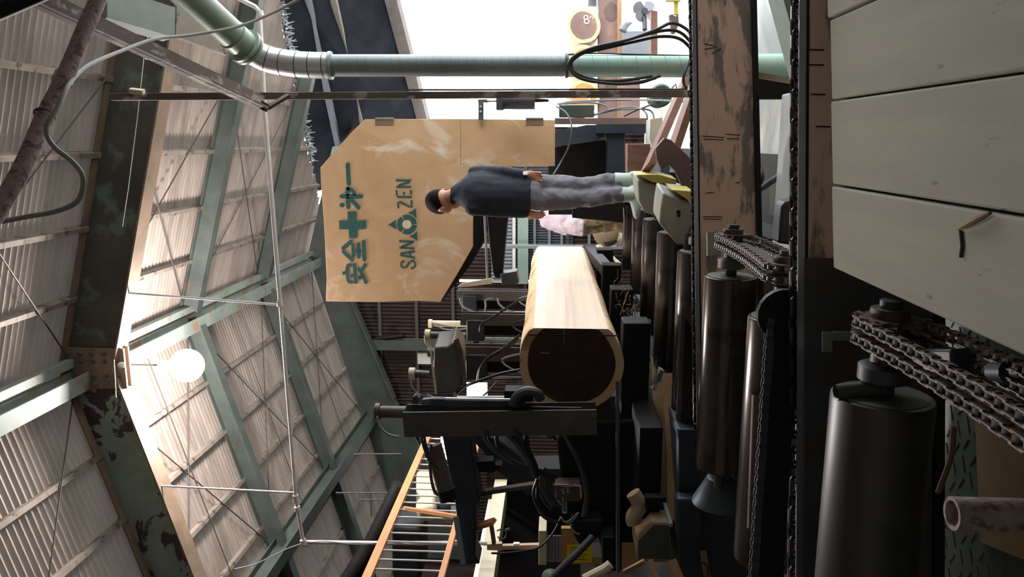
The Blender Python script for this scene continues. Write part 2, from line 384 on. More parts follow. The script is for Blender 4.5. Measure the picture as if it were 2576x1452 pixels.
# ================================================================ TRANSFER CHAIN BEAMS, DECK, ROLLERS
def vdir(a, b): return (Vector(b)-Vector(a)).normalized()
def link_chain(m, a, b, pitch, L, Wd, r):
    """twisted link chain lying from a to b"""
    a, b = Vector(a), Vector(b); d = (b-a).normalized(); n = int((b-a).length/pitch); up = Vector((0, 0, 1)); sd = d.cross(up).normalized(); up = sd.cross(d)
    for i in range(n):
        c = a+d*(pitch*(i+.5)); ang = math.radians(38 if i % 2 else -52)
        s2 = sd*math.cos(ang)+up*math.sin(ang); nn = d.cross(s2); pts = []
        for k in range(13):
            t = k/12*2*math.pi; pts.append(c+d*((L/2-Wd/2)*(1 if math.cos(t) > 0 else -1)*min(1, abs(math.cos(t))*3)+Wd/2*math.cos(t))+s2*(Wd/2*math.sin(t)))
        m.tube(pts, r, 6, cap=False)
def chain_beam(a, b, zface0, zbot, label, clabel, w=.11, face='rusty_beam', chain_to=None):
    a, b = Vector(a), Vector(b); d = (b-a).normalized(); back = Vector((-d.y, d.x, 0)); back = back if back.y > 0 else -back
    t = thing('chain_conveyor', label, 'conveyor', ((a.x+b.x)/2, (a.y+b.y)/2, zbot))
    off = back*(w/2); z1 = zface0
    MB().bar(a+off-Vector((0, 0, a.z-(z1+zbot)/2)), b+off-Vector((0, 0, b.z-(z1+zbot)/2)), w, z1-zbot).build('beam', face, t, bevel=.004)
    MB().bar(a+off*.9-Vector((0, 0, a.z-zbot+.012)), b+off*.9-Vector((0, 0, b.z-zbot+.012)), w+.05, .024).build('lower_flange', 'near_black', t)
    ch = MB(); q = Vector((0, 0, 1))
    ch.bar(a+back*.045-q*.022, b+back*.045-q*.022, .095, .008); ch.bar(a+back*.09-q*.012, b+back*.09-q*.012, .008, .03); ch.build('channel', 'near_black', t)
    MB().bar(a+back*.004-q*.010, b+back*.004-q*.010, .007, .028).build('wear_strip', 'bright_edge', t)
    m = MB(); link_chain(m, a+back*.045-q*.002, (chain_to if chain_to else b)+back*.045-q*.002, .047, .066, .034, .0062); c = m.build('link_chain', 'chain', t)
    return t
# far beam: the worn, rust coloured one the man stands behind
A1, B1 = Vector((.78+1.6, 4.55+.521, .85)), Vector((-1.5, 3.81, .85))
t = chain_beam(A1, B1, .832, .525, 'rust-pink worn steel beam with twisted chain on top, farther of the two cross conveyors', '')
# scratches and weld lines on the face
d1 = vdir(A1, B1)
def f1(x, y): return onPl(x, y, A1, Vector((-d1.y, d1.x, 0)))
for (x0, y0, x1, y1) in ((1772, 110, 1800, 116), (1772, 124, 1802, 119), (1765, 342, 1822, 346), (1825, 337, 1862, 340), (1770, 350, 1820, 352), (1828, 349, 1860, 349), (1768, 545, 1818, 546), (1770, 551, 1815, 552), (1790, 135, 1815, 122), (1850, 460, 1862, 459), (1776, 486, 1795, 484)):
    MB().bar(f1(x0, y0), f1(x1, y1), .004, .004, Vector((0, -1, 0))).build('weld_seam', 'near_black', t)
# near beam
A2, B2 = Vector((.43+1.2, 2.53+.254, .85)), Vector((-1.32-.6, 2.16-.127, .85))
t = chain_beam(A2, B2, .835, .45, 'near cross conveyor with twisted chain between two bright rails, in front of plank deck', '', face='rusty_beam')
d2 = vdir(A2, B2); bk2 = Vector((-d2.y, d2.x, 0)); bk2 = bk2 if bk2.y > 0 else -bk2
MB().bar(A2+bk2*.085-Vector((0, 0, .01)), B2+bk2*.085-Vector((0, 0, .01)), .007, .028).build('wear_strip', 'bright_edge', t)
MB().bar(A2.lerp(B2, .56)-bk2*.004-Vector((0, 0, .207)), B2-bk2*.004-Vector((0, 0, .207)), .008, .38).build('side_plate', 'blue_worn', t)
m = MB()
def f2(x, y): return onPl(x, y, A2, Vector((-d2.y, d2.x, 0)))
for (x, y) in ((2036, 125), (2036, 163), (2040, 237), (2052, 318)): MB().bar(f2(x, y), f2(x+36, y+1), .004, .006, Vector((0, -1, 0))).build('weld_seam', 'near_black', t)
# square-tube bracket poking out of the near beam
q = P(2068, 834, 2.14); MB().hexa([P(x, y, d) for d in (2.14,) for x, y in ((2095, 886), (2095, 835), )]+[P(2095, 835, 2.24), P(2095, 886, 2.24)]+[P(2068, 886, 2.14), P(2068, 835, 2.14), P(2068, 835, 2.24), P(2068, 886, 2.24)]).build('bracket', 'bracket', t, bevel=.003)
MB().hexa([P(2163, 858, 2.14), P(2163, 834, 2.14), P(2163, 834, 2.24), P(2163, 858, 2.24), P(2093, 858, 2.14), P(2093, 834, 2.14), P(2093, 834, 2.24), P(2093, 858, 2.24)]).build('bracket', 'bracket', t, bevel=.003)
MB().bar(f1(1790, 640)+Vector((0, -.06, 0)), f1(1790, 640)+Vector((.12, -.02, 0)), .03, .07).build('bracket', 'guard_paint', bpy.data.objects['chain_conveyor'])

# plank deck: four boards running away from the camera
xs = (.60, .354, .115, -.128, -.365)
def endY(x): return 2.412+(x-.354)*.29
lab = ('weathered grey deck plank at the top edge, mostly cut off by the frame', 'wide grey deck plank between the two widest dark seams', 'grey deck plank with a faint wavy grain, third from the top', 'grey deck plank with a bark chip lying on it, next to the open pit')
for i in range(4):
    x1, x0 = xs[i]-.003, xs[i+1]+.003
    zt = .8+(.004, -.003, .0, .003)[i]
    pts = [(x0, .1, zt), (x1, .1, zt), (x1, endY(x1), zt), (x0, endY(x0), zt)]
    m = MB().prism(pts, (0, 0, -.06))
    o = m.build('deck_plank', 'deck_wood', bevel=.006); tag(o, lab[i], 'plank', 'grey deck planks')
    o['_o']
MB().bar((-.30, .3, .70), (-.30, 2.0, .70), .1, .08).build('deck_joist', 'near_black').update_tag()
tag(bpy.data.objects['deck_joist'], 'dark joist under the grey plank deck', 'beam')
p = [onZ(2412, 577, .812), onZ(2440, 562, .815), onZ(2491, 535, .812)]
m = MB().tube(spline(p, 4), [.003, .004, .005, .006, .006, .006, .006, .005, .004], 6)
tag(m.build('bark_chip', 'bark_chip'), 'thin brown sliver of bark lying on the grey planks', 'bark')
m = MB().tube([onZ(2416, 580, .806), onZ(2420, 620, .806), onZ(2416, 648, .806)], .003, 5)
tag(m.build('splinter', 'ink'), 'thin dark splinter on the plank below the bark sliver', 'splinter')

# ---- rollers
RY = (1.84, 2.69, 3.52, 4.33, 5.24, 6.15, 7.0, 7.93)
RZC, RR = .79, .12
def sprocket(m, x, y, z, r=.07, w=.012, teeth=16):
    pr = []
    for k in range(teeth*2):
        a = k/(teeth*2)*2*math.pi; rr = r+(.010 if k % 2 else -.006); pr.append((x, y+rr*math.cos(a), z+rr*math.sin(a)))
    m.prism(pr, (w, 0, 0))
rlab = ('largest dark steel roller nearest the camera, lower edge of the picture', 'long roller with a dent in its bright line, right behind the near chain beam', 'thick dark roller with scratches, just in front of the rust-pink beam', 'shiny roller running directly behind the far twisted chain', 'roller with the longest white highlight, fifth from the camera', 'roller with a pointed highlight below the pale guard, sixth from the camera', 'roller with a short bright spot at the boots, seventh from the camera', 'darkest and most distant roller behind the standing man')
ROL = []
for i, y in enumerate(RY):
    x1 = -.62; x0 = -1.57 if i < 5 else (-1.43, -1.40, -1.33)[i-5]
    t = thing('conveyor_roller', rlab[i], 'roller', ((x0+x1)/2, y, RZC-RR), 'dark steel conveyor rollers')
    MB().lathe((x0, y, RZC), (1, 0, 0), [(0, RR-.012), (.004, RR-.002), (.012, RR), (x1-x0-.012, RR), (x1-x0-.003, RR-.002), (x1-x0, RR-.010)], 64).build('drum', 'roller_dark' if i == 0 else 'roller', t)
    MB().lathe((x1-.004, y, RZC), (1, 0, 0), [(0, RR-.012), (.006, RR-.012)], 40).build('end_plate', 'roller_end', t)
    MB().cyl((x0-.16, y, RZC), (x1+.24, y, RZC), .026).build('shaft', 'dark_machine', t)
    e = MB().lathe((x1+.035, y, RZC), (1, 0, 0), [(0, .05), (.006, .062), (.04, .062), (.046, .05), (.047, .036), (.075, .036), (.08, .028)], 28).build('bearing', 'olive_box' if i > 1 else 'dark_machine', t)
    if i in (2, 4):
        MB().lathe((x0-.045, y+.06, RZC-.02), (-1, 0, 0), [(0, .05), (.035, .054), (.04, .068), (.165, .135), (.174, .136)], 32).build('end_cone', 'funnel', t)
    if i in (0, 1, 2):
        s = MB()
        for xx in (x1+.145, x1+.185): sprocket(s, xx, y, RZC)
        s.lathe((x1+.12, y, RZC), (1, 0, 0), [(0, .045), (.1, .045)], 20); s.build('sprocket', 'brown_chain', t)
    ROL.append(t)
# a hollow pipe stub welded beside the near roller's end
tag(MB().lathe(P(2103, 988, 1.86), (.1, .05, -1), [(0, .02), (.10, .02), (.10, .014), (.0, .014)], 20, cap=False).build('pipe_stub', 'olive_box'), 'short open grey tube at the upper right end of the largest roller', 'tube')
# roller chains (two strands) round the sprockets
def roller_chain(name, x, ya, yb, label, R=.075, pitch=.032):
    z = RZC; L = abs(ya-yb); per = 2*L+2*math.pi*R; n = int(per/pitch); t = thing(name, label, 'chain', (x, (ya+yb)/2, z-R)); y0, y1 = min(ya, yb), max(ya, yb)
    def at(s):
        s %= per
        if s < L: return Vector((0, y0+s, z+R-.02*math.sin(math.pi*s/L))), 0
        s -= L
        if s < math.pi*R: a = math.pi/2-s/R; return Vector((0, y1+R*math.cos(a), z+R*math.sin(a))), a
        s -= math.pi*R
        if s < L: return Vector((0, y1-s, z-R-.02*math.sin(math.pi*s/L))), 0
        s -= L; a = -math.pi/2-s/R; return Vector((0, y0+R*math.cos(a), z+R*math.sin(a))), a
    for xo in (x, x+.04):
        pl, rl = MB(), MB()
        for k in range(n):
            p, q = at(k*per/n)[0], at((k+1)*per/n)[0]
            for s in (-1, 1):
                dx = Vector((xo+s*(.0115 if k % 2 else .0085), 0, 0)); d = (q-p).normalized()
                pl.bar(p+dx-d*.005, q+dx+d*.005, .003, .020, up=Vector((1, 0, 0)).cross(d))
            rl.cyl(p+Vector((xo-.013, 0, 0)), p+Vector((xo+.013, 0, 0)), .0065, seg=8)
        pl.build('side_plate', 'brown_chain', t); rl.build('pin', 'bright_edge', t)
    return t
roller_chain('drive_chain', -.475, RY[2], RY[1], 'brown double roller chain looped round sprockets behind the near chain beam')
roller_chain('drive_chain', -.475, RY[0], .95, 'brown double roller chain beside the largest roller, running off under the planks')
tag(MB().box((-.455, 3.1, RZC), (.02, .55, .06)).build('chain_guard', 'blue_worn'), 'blue-grey guard plate inside the farther drive chain loop', 'guard')
# bearing clamp by the near roller
t = thing('bearing_clamp', 'greasy bearing block with bolts at the right end of the largest roller', 'bearing', (-.53, 1.74, .62))
MB().bar((-.52, 1.80, .74), (-.47, 1.62, .72), .06, .06).build('arm', 'dark_machine', t, bevel=.008)
MB().lathe((-.535, 1.70, .725), (1, -.2, 0), [(0, .034), (.035, .034)], 6).build('nut', 'funnel', t)
MB().torus((-.49, 1.60, .70), (1, -.3, .2), .032, .013).build('ring', 'olive_box', t)
MB().lathe((-.47, 1.555, .69), (.3, -1, 0), [(0, .026), (.05, .026), (.05, .014), (.09, .014)], 12).build('bolt', 'funnel', t)
# flat link chains on edge along rollers 2 and 4
def edge_chain(pa, pb, label, n=44):
    t = thing('conveyor_chain', label, 'chain', tuple((Vector(pa)+Vector(pb))/2-Vector((0, 0, .06))))
    a, b = Vector(pa), Vector(pb); d = (b-a).normalized(); m = MB(); L = (b-a).length/n; q = Vector((0, 0, 1))
    for i in range(n):
        o = Vector((0, .004, 0)) if i % 2 else Vector((0, -.004, 0))
        for oy in (-.011, .011):
            m.bar(a+d*L*(i-.08)+o+Vector((0, oy, 0)), a+d*L*(i+1.08)+o+Vector((0, oy, 0)), .004, .022)
    m.build('links', 'dark_grey_steel', t)
    MB().bar(a-q*.05, b-q*.05, .04, .07).build('guide_rail', 'near_black', t)
edge_chain(P(1937, 800, 2.44), P(1893, 1475, 2.3), 'dark flat-link chain on a black rail along the near roller, between both chain beams')
edge_chain(P(1727, 590, 4.36), P(1706, 1055, 4.26), 'thin flat-link chain in front of the fourth roller, ending near a black pulley', 30)
t = thing('chain_pulley', 'black chain wheel at the left end of the far twisted chain', 'pulley', tuple(B1-Vector((.06, 0, .14))))
MB().lathe(B1+Vector((-.08, -.03, -.05)), (0, 1, 0), [(0, .045), (.01, .06), (.015, .05), (.045, .05), (.05, .06), (.06, .045)], 24).build('wheel', 'near_black', t)
MB().cyl(B1+Vector((-.08, -.06, -.05)), B1+Vector((-.08, .06, -.05)), .015).build('axle', 'dark_grey_steel', t)
t = thing('chain_pulley', 'dark chain wheel where the flat-link chain turns, behind near chain beam', 'pulley', tuple(P(1975, 800, 2.40)-Vector((0, 0, .1))))
MB().lathe(P(1975, 795, 2.42), (0, 1, 0), [(0, .04), (.004, .085), (.03, .085), (.034, .04)], 20).build('wheel', 'near_black', t)
# diamond plate floor down by the near roller
pz = .32
m = MB().prism([(-2.2, .5, pz), (-.42, .5, pz), (-.42, 3.3, pz), (-2.2, 3.3, pz)], (0, 0, -.012)); pl = m.build('tread_plate', 'plate'); tag(pl, 'dark diamond-pattern steel tread plate down in the pit', 'plate')
m = MB()
for i in range(26):
    for j in range(24):
        x, y = -2.1+i*.065, 1.5+j*.05
        if j % 2: x += .032
        dd = Vector((.021, .012 if (i+j) % 2 else -.012, 0)); m.bar(Vector((x, y, pz))-dd, Vector((x, y, pz))+dd, .007, .007)
m.build('tread_lugs', 'plate', pl)
tag(MB().box((-.75, 1.55, .20), (.10, 1.1, .20)).build('pit_frame', 'dark_machine'), 'dark steel frame under the largest roller', 'frame')
tag(MB().box((-.92, 2.02, .325), (.42, .40, .004), .3).build('floor_patch', 'beige_box'), 'bare tan patch plate next to the dark tread plate', 'plate')
tag(MB().lathe(P(2397, 1292, 1.36)+Vector((0, 0, -.72)), (0, 0, 1), [(0, .030), (.722, .030), (.722, .023), (.4, .023)], 28, cap=False).build('pipe_post', 'mauve_pipe'), 'open-topped upright steel pipe at the bottom edge beside the largest roller', 'pipe')
p = spline([P(2400, 1075, 1.6), P(2392, 1150, 1.62), P(2360, 1240, 1.66)], 6); tag(MB().tube(p, .006, 6).build('dry_stem', 'leaf_brown'), 'curled brown strip behind the largest roller', 'strip')
tag(MB().tube([P(1906, 995, 2.66), P(1894, 1330, 2.60)], .020, 14).build('idler_bar', 'rust_plate'), 'thin brown bar lying along the roller behind the near chain beam', 'bar')
# ================================================================ LOG, GUARD BOARD, PEOPLE
def cutY(x, y, Y): return onY(x, y, Y)
# ---- the big half-sawn log
LY0, LY1, LXF = 4.78, 8.66, -1.2
def log_ring(Y, s=1.0, inset=0.0, n=56):
    f = (Y-LY0)/(LY1-LY0); zb, zt = 1.187+.02*f, 1.823+.089*f; R = .345*s-inset; c = Vector((-1.425, Y, (zb+zt)/2-.005)); out = []
    for k in range(n):
        a = 2*math.pi*k/n; r = R*(1+.018*math.sin(2*a+.6)+.012*math.sin(3*a+1.1)+.006*math.sin(7*a+f*3))
        x, z = c.x+r*.985*math.cos(a), c.z+r*1.0*math.sin(a)
        out.append(Vector((min(x, LXF-inset*.0), Y, z)))
    return out
t = thing('log', 'huge half-sawn log with dark red heart and one flat bright sawn face', 'log', (-1.4, (LY0+LY1)/2, 1.17))
MB().loft([log_ring(LY0+(LY1-LY0)*k/24, 1+.012*math.sin(k*.8)) for k in range(25)]).build('trunk', 'sap_wood', t, sharp=50)
h = log_ring(LY0-.004, .84, 0); MB().loft([h, [q+Vector((0, .02, 0)) for q in h]]).build('heartwood', 'heart_wood', t)
r0, r1 = [q for q in log_ring(LY0) if q.x > LXF-1e-4], [q for q in log_ring(LY1) if q.x > LXF-1e-4]
zlo0, zhi0, zlo1, zhi1 = min(q.z for q in r0), max(q.z for q in r0), min(q.z for q in r1), max(q.z for q in r1)
MB().hexa([(LXF-.01, LY0-.003, zlo0), (LXF+.002, LY0-.003, zlo0), (LXF+.002, LY1, zlo1), (LXF-.01, LY1, zlo1), (LXF-.01, LY0-.003, zhi0), (LXF+.002, LY0-.003, zhi0), (LXF+.002, LY1, zhi1), (LXF-.01, LY1, zhi1)]).build('sawn_face', 'sawn_wood', t)
a, b = onY(1330, 843, LY0-.006), onY(1558, 845, LY0-.006)
MB().bar(a, b, .004, .008, (1, 0, 0)).build('saw_kerf', 'ink', t)
m = MB()
for (x0, y0, x1, y1) in ((1419, 830, 1419, 862), (1360, 888, 1382, 889)): m.bar(onY(x0, y0, LY0-.006), onY(x1, y1, LY0-.006), .003, .003, (0, -1, 0))
m.build('end_crack', 'sap_wood', t)
# ---- plywood saw guard with stencilled lettering
SY = 7.4
out = [(820, 758), (822, 700), (815, 560), (808, 470), (806, 421), (836, 387), (884, 333), (918, 300), (1160, 299), (1396, 302), (1396, 418), (1187, 420), (1190, 520), (1190, 620), (1150, 690), (1112, 752), (1108, 760), (1050, 757), (950, 760)]
t = thing('saw_guard', 'tan plywood guard board with green stencilled safety lettering, hung above the saw', 'board', tuple(onY(1100, 540, SY)))
MB().prism([onY(x, y, SY) for x, y in out], (0, .02, 0)).build('board', 'plywood', t, bevel=.002)
m = MB(); m.bar(onY(1158, 300, SY-.002), onY(1159, 418, SY-.002), .003, .002, (0, -1, 0)); m.build('seam', 'flange_rust', t)
for x0, x1 in ((944, 991), (1323, 1367)):
    m = MB().prism([onY(x, y, SY-.001) for x, y in ((x0, 300), (x1, 300), (x1, 315), (x0, 315))], (0, -.004, 0)); m.cyl(onY(x0, 298, SY-.006), onY(x1, 298, SY-.006), .008, seg=10)
    for k in range(3):
        q = onY(x0+8+k*15, 308+(k % 2)*4, SY-.005); m.cyl(q, q+Vector((0, -.004, 0)), .006, seg=8)
    m.build('hinge', 'flange_rust', t)
def sg(cx, cy): return onY(820+cx/4.035, 380+cy/4.035, SY-.0015)
PX = 7.5/FPX/4.035
def stroke(m, pts, w, rnd=True):
    """painted stroke: a thin raised ribbon with round ends in the board's plane"""
    q = [sg(*p) for p in pts]; r = w*PX/2; N = Vector((0, -1, 0)); L, Rr = [], []
    for i, p in enumerate(q):
        d = (q[min(i+1, len(q)-1)]-q[max(i-1, 0)]); d.y = 0; d.normalize(); s = d.cross(N)
        L.append(p+s*r); Rr.append(p-s*r)
    poly = L[:]
    if rnd:
        d = (q[-1]-q[-2]).normalized(); s = d.cross(N); poly += [q[-1]+s*r*math.cos(a)+d*r*math.sin(a) for a in [math.pi*k/6 for k in range(1, 6)]]
    poly += Rr[::-1]
    if rnd:
        d = (q[0]-q[1]).normalized(); s = d.cross(N); poly += [q[0]+s*r*math.cos(a)+d*r*math.sin(a) for a in [math.pi*k/6 for k in range(1, 6)]]
    m.prism(poly, (0, -.0012, 0))
def blob(m, x, y, rx, ry=None): m.prism([sg(x+rx*math.cos(a*.5236), y+(ry or rx)*math.sin(a*.5236)) for a in range(12)], (0, -.0012, 0))
m = MB()
stroke(m, [(222, 138), (226, 240), (232, 326)], 44)                                    # first
stroke(m, [(158, 460), (358, 460)], 42); stroke(m, [(218, 385), (221, 436)], 44); stroke(m, [(222, 486), (226, 570)], 42)
stroke(m, [(228, 382), (258, 390), (282, 415), (290, 434)], 36); stroke(m, [(262, 496), (300, 536), (330, 572)], 42); blob(m, 165, 548, 28, 22)
m.prism([sg(*p) for p in ((220, 612), (310, 612), (312, 705), (408, 703), (409, 790), (320, 795), (322, 882), (235, 884), (230, 795), (136, 792), (133, 705), (220, 703))], (0, -.0012, 0))
stroke(m, [(176, 985), (254, 918)], 40); stroke(m, [(178, 1020), (266, 1104)], 40); stroke(m, [(274, 955), (282, 1060)], 38)
stroke(m, [(330, 946), (330, 985)], 40); stroke(m, [(333, 1035), (334, 1072)], 40); stroke(m, [(302, 1010), (358, 1011)], 34, False); stroke(m, [(383, 922), (390, 1104)], 38)
stroke(m, [(250, 1158), (224, 1160), (216, 1190), (220, 1290), (232, 1328), (262, 1332)], 36); blob(m, 183, 1240, 17, 20)
stroke(m, [(289, 1156), (302, 1332)], 38); blob(m, 264, 1266, 17, 19)
stroke(m, [(334, 1196), (362, 1236), (386, 1285), (404, 1332)], 38); stroke(m, [(396, 1152), (374, 1196)], 34); blob(m, 346, 1282, 22, 24)
m.build('lettering', 'stencil', t)
m = MB()
for p in ([(710, 297), (865, 299)], [(714, 363), (866, 364)], [(735, 350), (848, 314)], [(720, 464), (872, 468)], [(717, 396), (720, 452)], [(790, 415), (791, 444)], [(861, 396), (864, 440)],
          [(733, 514), (735, 580)], [(868, 500), (870, 576)], [(746, 512), (853, 566)],
          [(742, 915), (893, 920)], [(745, 980), (899, 988)], [(766, 972), (876, 930)], [(756, 1042), (903, 1016)], [(754, 1056), (904, 1083)], [(856, 1036), (858, 1064)],
          [(795, 1116), (770, 1124), (762, 1146), (768, 1172), (792, 1186)], [(798, 1184), (822, 1172), (836, 1140), (848, 1122)], [(856, 1116), (886, 1114), (904, 1134), (904, 1168), (882, 1188), (862, 1190)]):
    if p[0] == (742, 915): m.build('word_lettering', 'stencil', t); m = MB()
    stroke(m, p, 21, False)
m.build('word_lettering', 'stencil', t)
m = MB(); cx, cy = 822, 745
for a0, a1 in ((5, 118), (128, 232), (242, 355)):
    N = 16; A = [math.radians(a0+(a1-a0)*k/N) for k in range(N+1)]
    m.prism([sg(cx+100*math.cos(a), cy+100*math.sin(a)) for a in A]+[sg(cx+50*math.cos(a), cy+50*math.sin(a)) for a in A[::-1]], (0, -.0012, 0))
for tri in (((632, 748), (712, 697), (708, 745), (722, 796)), ((914, 582), (834, 628), (880, 644), (918, 682)), ((929, 910), (846, 862), (886, 848), (924, 810))): m.prism([sg(*p) for p in tri], (0, -.0012, 0))
m.build('emblem', 'stencil', t)
m = MB(); blob(m, 822, 745, 46); m.build('emblem_centre', 'cream_paint', t)

# ---- band saw: dark body behind the board
t = thing('band_saw', 'dark blue-black band saw housing standing behind the plywood guard and the man', 'saw', (.1, 7.9, .3))
def prY(pts, Y, th): return MB().prism([onY(x, y, Y) for x, y in pts], (0, th, 0))
prY([(1396, 330), (1478, 314), (1530, 316), (1530, 330), (1505, 352), (1420, 365), (1396, 372)], 7.7, .5).build('frame', 'blue_black', t)
prY([(1528, 312), (1572, 312), (1572, 520), (1528, 520)], 7.65, .3).build('column', 'blue_black', t, bevel=.01)
prY([(1500, 312), (1655, 312), (1655, 335), (1500, 335)], 7.6, .5).build('column', 'blue_black', t)
prY([(1380, 372), (1530, 350), (1530, 540), (1380, 540)], 8.1, .1).build('back_plate', 'near_black', t)
prY([(1440, 470), (1568, 470), (1568, 560), (1440, 548)], 6.95, .3).build('cabinet', 'near_black', t)
prY([(1455, 503), (1500, 503), (1500, 507), (1455, 507)], 6.94, .005).build('rating_plate', 'grey_paper', t)
prY([(1186, 415), (1240, 430), (1236, 540), (1222, 600), (1180, 672), (1140, 722), (1112, 760), (1112, 748), (1190, 616)], 7.46, .35).build('upper_guard', 'near_black', t)
MB().bar(onY(1237, 425, 7.3), onY(1237, 560, 7.3), .12, .16, (0, 0, 1)).build('guide_slide', 'near_black', t)
rg = []
for (x0, x1, y, hd) in ((1224, 1284, 505, .1), (1228, 1277, 560, .09), (1233, 1272, 620, .08), (1240, 1266, 680, .06), (1246, 1262, 698, .04)):
    a, b = onY(x0, y, 7.2), onY(x1, y, 7.2); rg.append([a+Vector((0, -hd, 0)), b+Vector((0, -hd, 0)), b+Vector((0, hd, 0)), a+Vector((0, hd, 0))])
MB().loft(rg).build('guide_arm', 'near_black', t, bevel=.01)
MB().tube([onY(1217, 500, 7.0), onY(1222, 600, 7.0), onY(1226, 700, 7.0)], .012).build('coolant_pipe', 'shade_grey', t)
prY([(1258, 690), (1300, 682), (1306, 712), (1262, 716)], 7.1, .18).build('guide_head', 'dark_machine', t, bevel=.006)

# ---- people
def organic(mb, name, m, parent, vox, it=6, wrinkle=0, wsize=.08, dec=1):
    o = mb.build(name, m, parent)
    r = o.modifiers.new('r', 'REMESH'); r.mode = 'VOXEL'; r.voxel_size = vox; r.use_smooth_shade = True
    s = o.modifiers.new('s', 'SMOOTH'); s.factor = .5; s.iterations = it
    if wrinkle:
        tx = bpy.data.textures.new(name, 'CLOUDS'); tx.noise_scale = wsize; tx.noise_depth = 2
        d = o.modifiers.new('d', 'DISPLACE'); d.texture = tx; d.strength = wrinkle; d.mid_level = .5; d.texture_coords = 'LOCAL'
    dg = bpy.context.evaluated_depsgraph_get(); me = bpy.data.meshes.new_from_object(o.evaluated_get(dg)); o.modifiers.clear(); o.data = me
    for p in me.polygons: p.use_smooth = True
    if not me.materials: me.materials.append(MATS[m])
    return o
def ell(c, a, b, ra, rb, n=16): return [c+a*(ra*math.cos(2*math.pi*k/n))+b*(rb*math.sin(2*math.pi*k/n)) for k in range(n)]
def person(base, fw, label, J, mats, hairy=True, hs=1.0):
    Z = Vector((0, 0, 1)); fw = Vector((fw[0], fw[1], 0)).normalized(); rt = fw.cross(Z); base = Vector(base)
    def L(r, f, z): return base+rt*r+fw*f+Z*z
    t = thing('person', label, 'person', tuple(base))
    body = MB()
    def torso(m, off, rows):
        m.loft([ell(L(r, f, z), rt, fw, a+off, b+off) for (r, f, z, a, b) in rows])
    def limb(m, pts, rad, seg=14): m.tube([L(*p) for p in pts], rad, seg); [m.ball(L(*p), r*.99, 12) for p, r in zip(pts, rad)]
    T = J['torso']; torso(body, -.012, T)
    for s in ('R', 'L'):
        limb(body, J['leg'+s], J.get('legr', [.082, .062, .05, .042])); limb(body, J['arm'+s], [.05, .043, .036, .027])
    # neck and head
    nb, hc = L(*J['neck']), L(*J['head']); tilt = J['tilt']; yawh = J.get('yawh', 0)
    f2 = (fw*math.cos(yawh)-rt*math.sin(yawh)).normalized(); r2 = f2.cross(Z)
    hf = (f2*math.cos(tilt)-Z*math.sin(tilt)); hu = r2.cross(hf); rot = Matrix((r2, hf, hu)).transposed()
    H = lambda r, f, u: hc+(r2*r+hf*f+hu*u)*hs
    body.tube([nb, nb.lerp(H(0, -.02, -.06), .5), H(0, -.02, -.05)], [.062, .056, .055], 14)
    body.ball(H(0, -.005, .02), (.077*hs, .098*hs, .098*hs), 20, rot); body.ball(H(0, .03, -.055), (.058*hs, .066*hs, .062*hs), 16, rot)
    body.ball(H(0, .07, -.085), (.03*hs, .025*hs, .024*hs), 12, rot); body.ball(H(0, .085, .032), (.05*hs, .014*hs, .012*hs), 12, rot)
    body.tube([H(0, .09, .022), H(0, .108, -.018), H(0, .092, -.03)], [.009, .014, .010], 10)
    body.ball(H(0, .088, -.055), (.022*hs, .010*hs, .007*hs), 10, rot)
    for s in (-1, 1):
        body.ball(H(s*.03, .078, .008), (.013*hs,)*3, 10); body.ball(H(s*.079, -.012, -.005), (.010*hs, .019*hs, .032*hs), 12, rot)
    # hands: palm, four fingers, thumb
    for s, sg_ in (('R', 1), ('L', -1)):
        w, k = L(*J['arm'+s][-1]), L(*J['hand'+s]); d = (k-w).normalized(); sv = J.get('side'+s, (.35*sg_, 1)); side = (rt*sv[0]+fw*sv[1]).normalized(); side = (side-d*side.dot(d)).normalized(); nrm = d.cross(side)
        pc = w+d*.055; R3 = Matrix((side, nrm, d)).transposed(); body.ball(pc, (.041, .017, .054), 14, R3); body.tube([w-d*.02, pc], [.025, .028], 12)
        curl = nrm*(1 if (nrm.dot(rt)*sg_ < 0) else -1)
        for i, (o, ln) in enumerate(((.030, .072), (.011, .082), (-.009, .076), (-.028, .060))):
            b0 = w+d*.095+side*o; b1 = b0+d*ln*.45+side*o*.12+curl*.004; b2 = b1+d*ln*.34+curl*.014; b3 = b2+d*ln*.26+curl*.018
            body.tube([b0-d*.03, b0, b1, b2, b3], [.0095, .0095, .009, .008, .0065], 10); body.ball(b3, .0065, 8)
        b0 = w+d*.03+side*.03; b1 = b0+side*.026+d*.026+curl*.006; b2 = b1+side*.006+d*.03+curl*.008; body.tube([w+d*.02+side*.012, b0, b1, b2], [.014, .013, .010, .008], 10); body.ball(b2, .008, 8)
    # ankles into feet
    for s in ('R', 'L'):
        a = L(*J['leg'+s][-1]); tdir = Vector(J['toe'+s]).normalized(); body.tube([a, a+Z*(-.04)+tdir*.03, a+tdir*.08-Z*.06], [.036, .030, .022], 10)
    organic(body, 'body', mats['skin'], t, .0065, 3)
    # hair
    if hairy:
        hm = MB(); hm.ball(H(0, -.012, .03), (.081*hs, .099*hs, .096*hs), 28, rot)
        bmv = [v for v in hm.bm.verts if (v.co-H(0, 0, 0)).dot(hu) < (-.075*hs if (v.co-H(0, 0, 0)).dot(hf) < .0 else .006+.5*max(0, (v.co-H(0, 0, 0)).dot(hf)))]
        bmesh.ops.delete(hm.bm, geom=bmv, context='VERTS'); hm.build('hair', mats['hair'], t)
    # top
    top = MB(); torso(top, .006, J['toprows']); ar = J.get('sleeve', [.062, .054, .047, .037])
    for s in ('R', 'L'):
        A = J['arm'+s]; k = J.get('sleeve_n', len(A)); limb(top, A[:k], ar[:k])
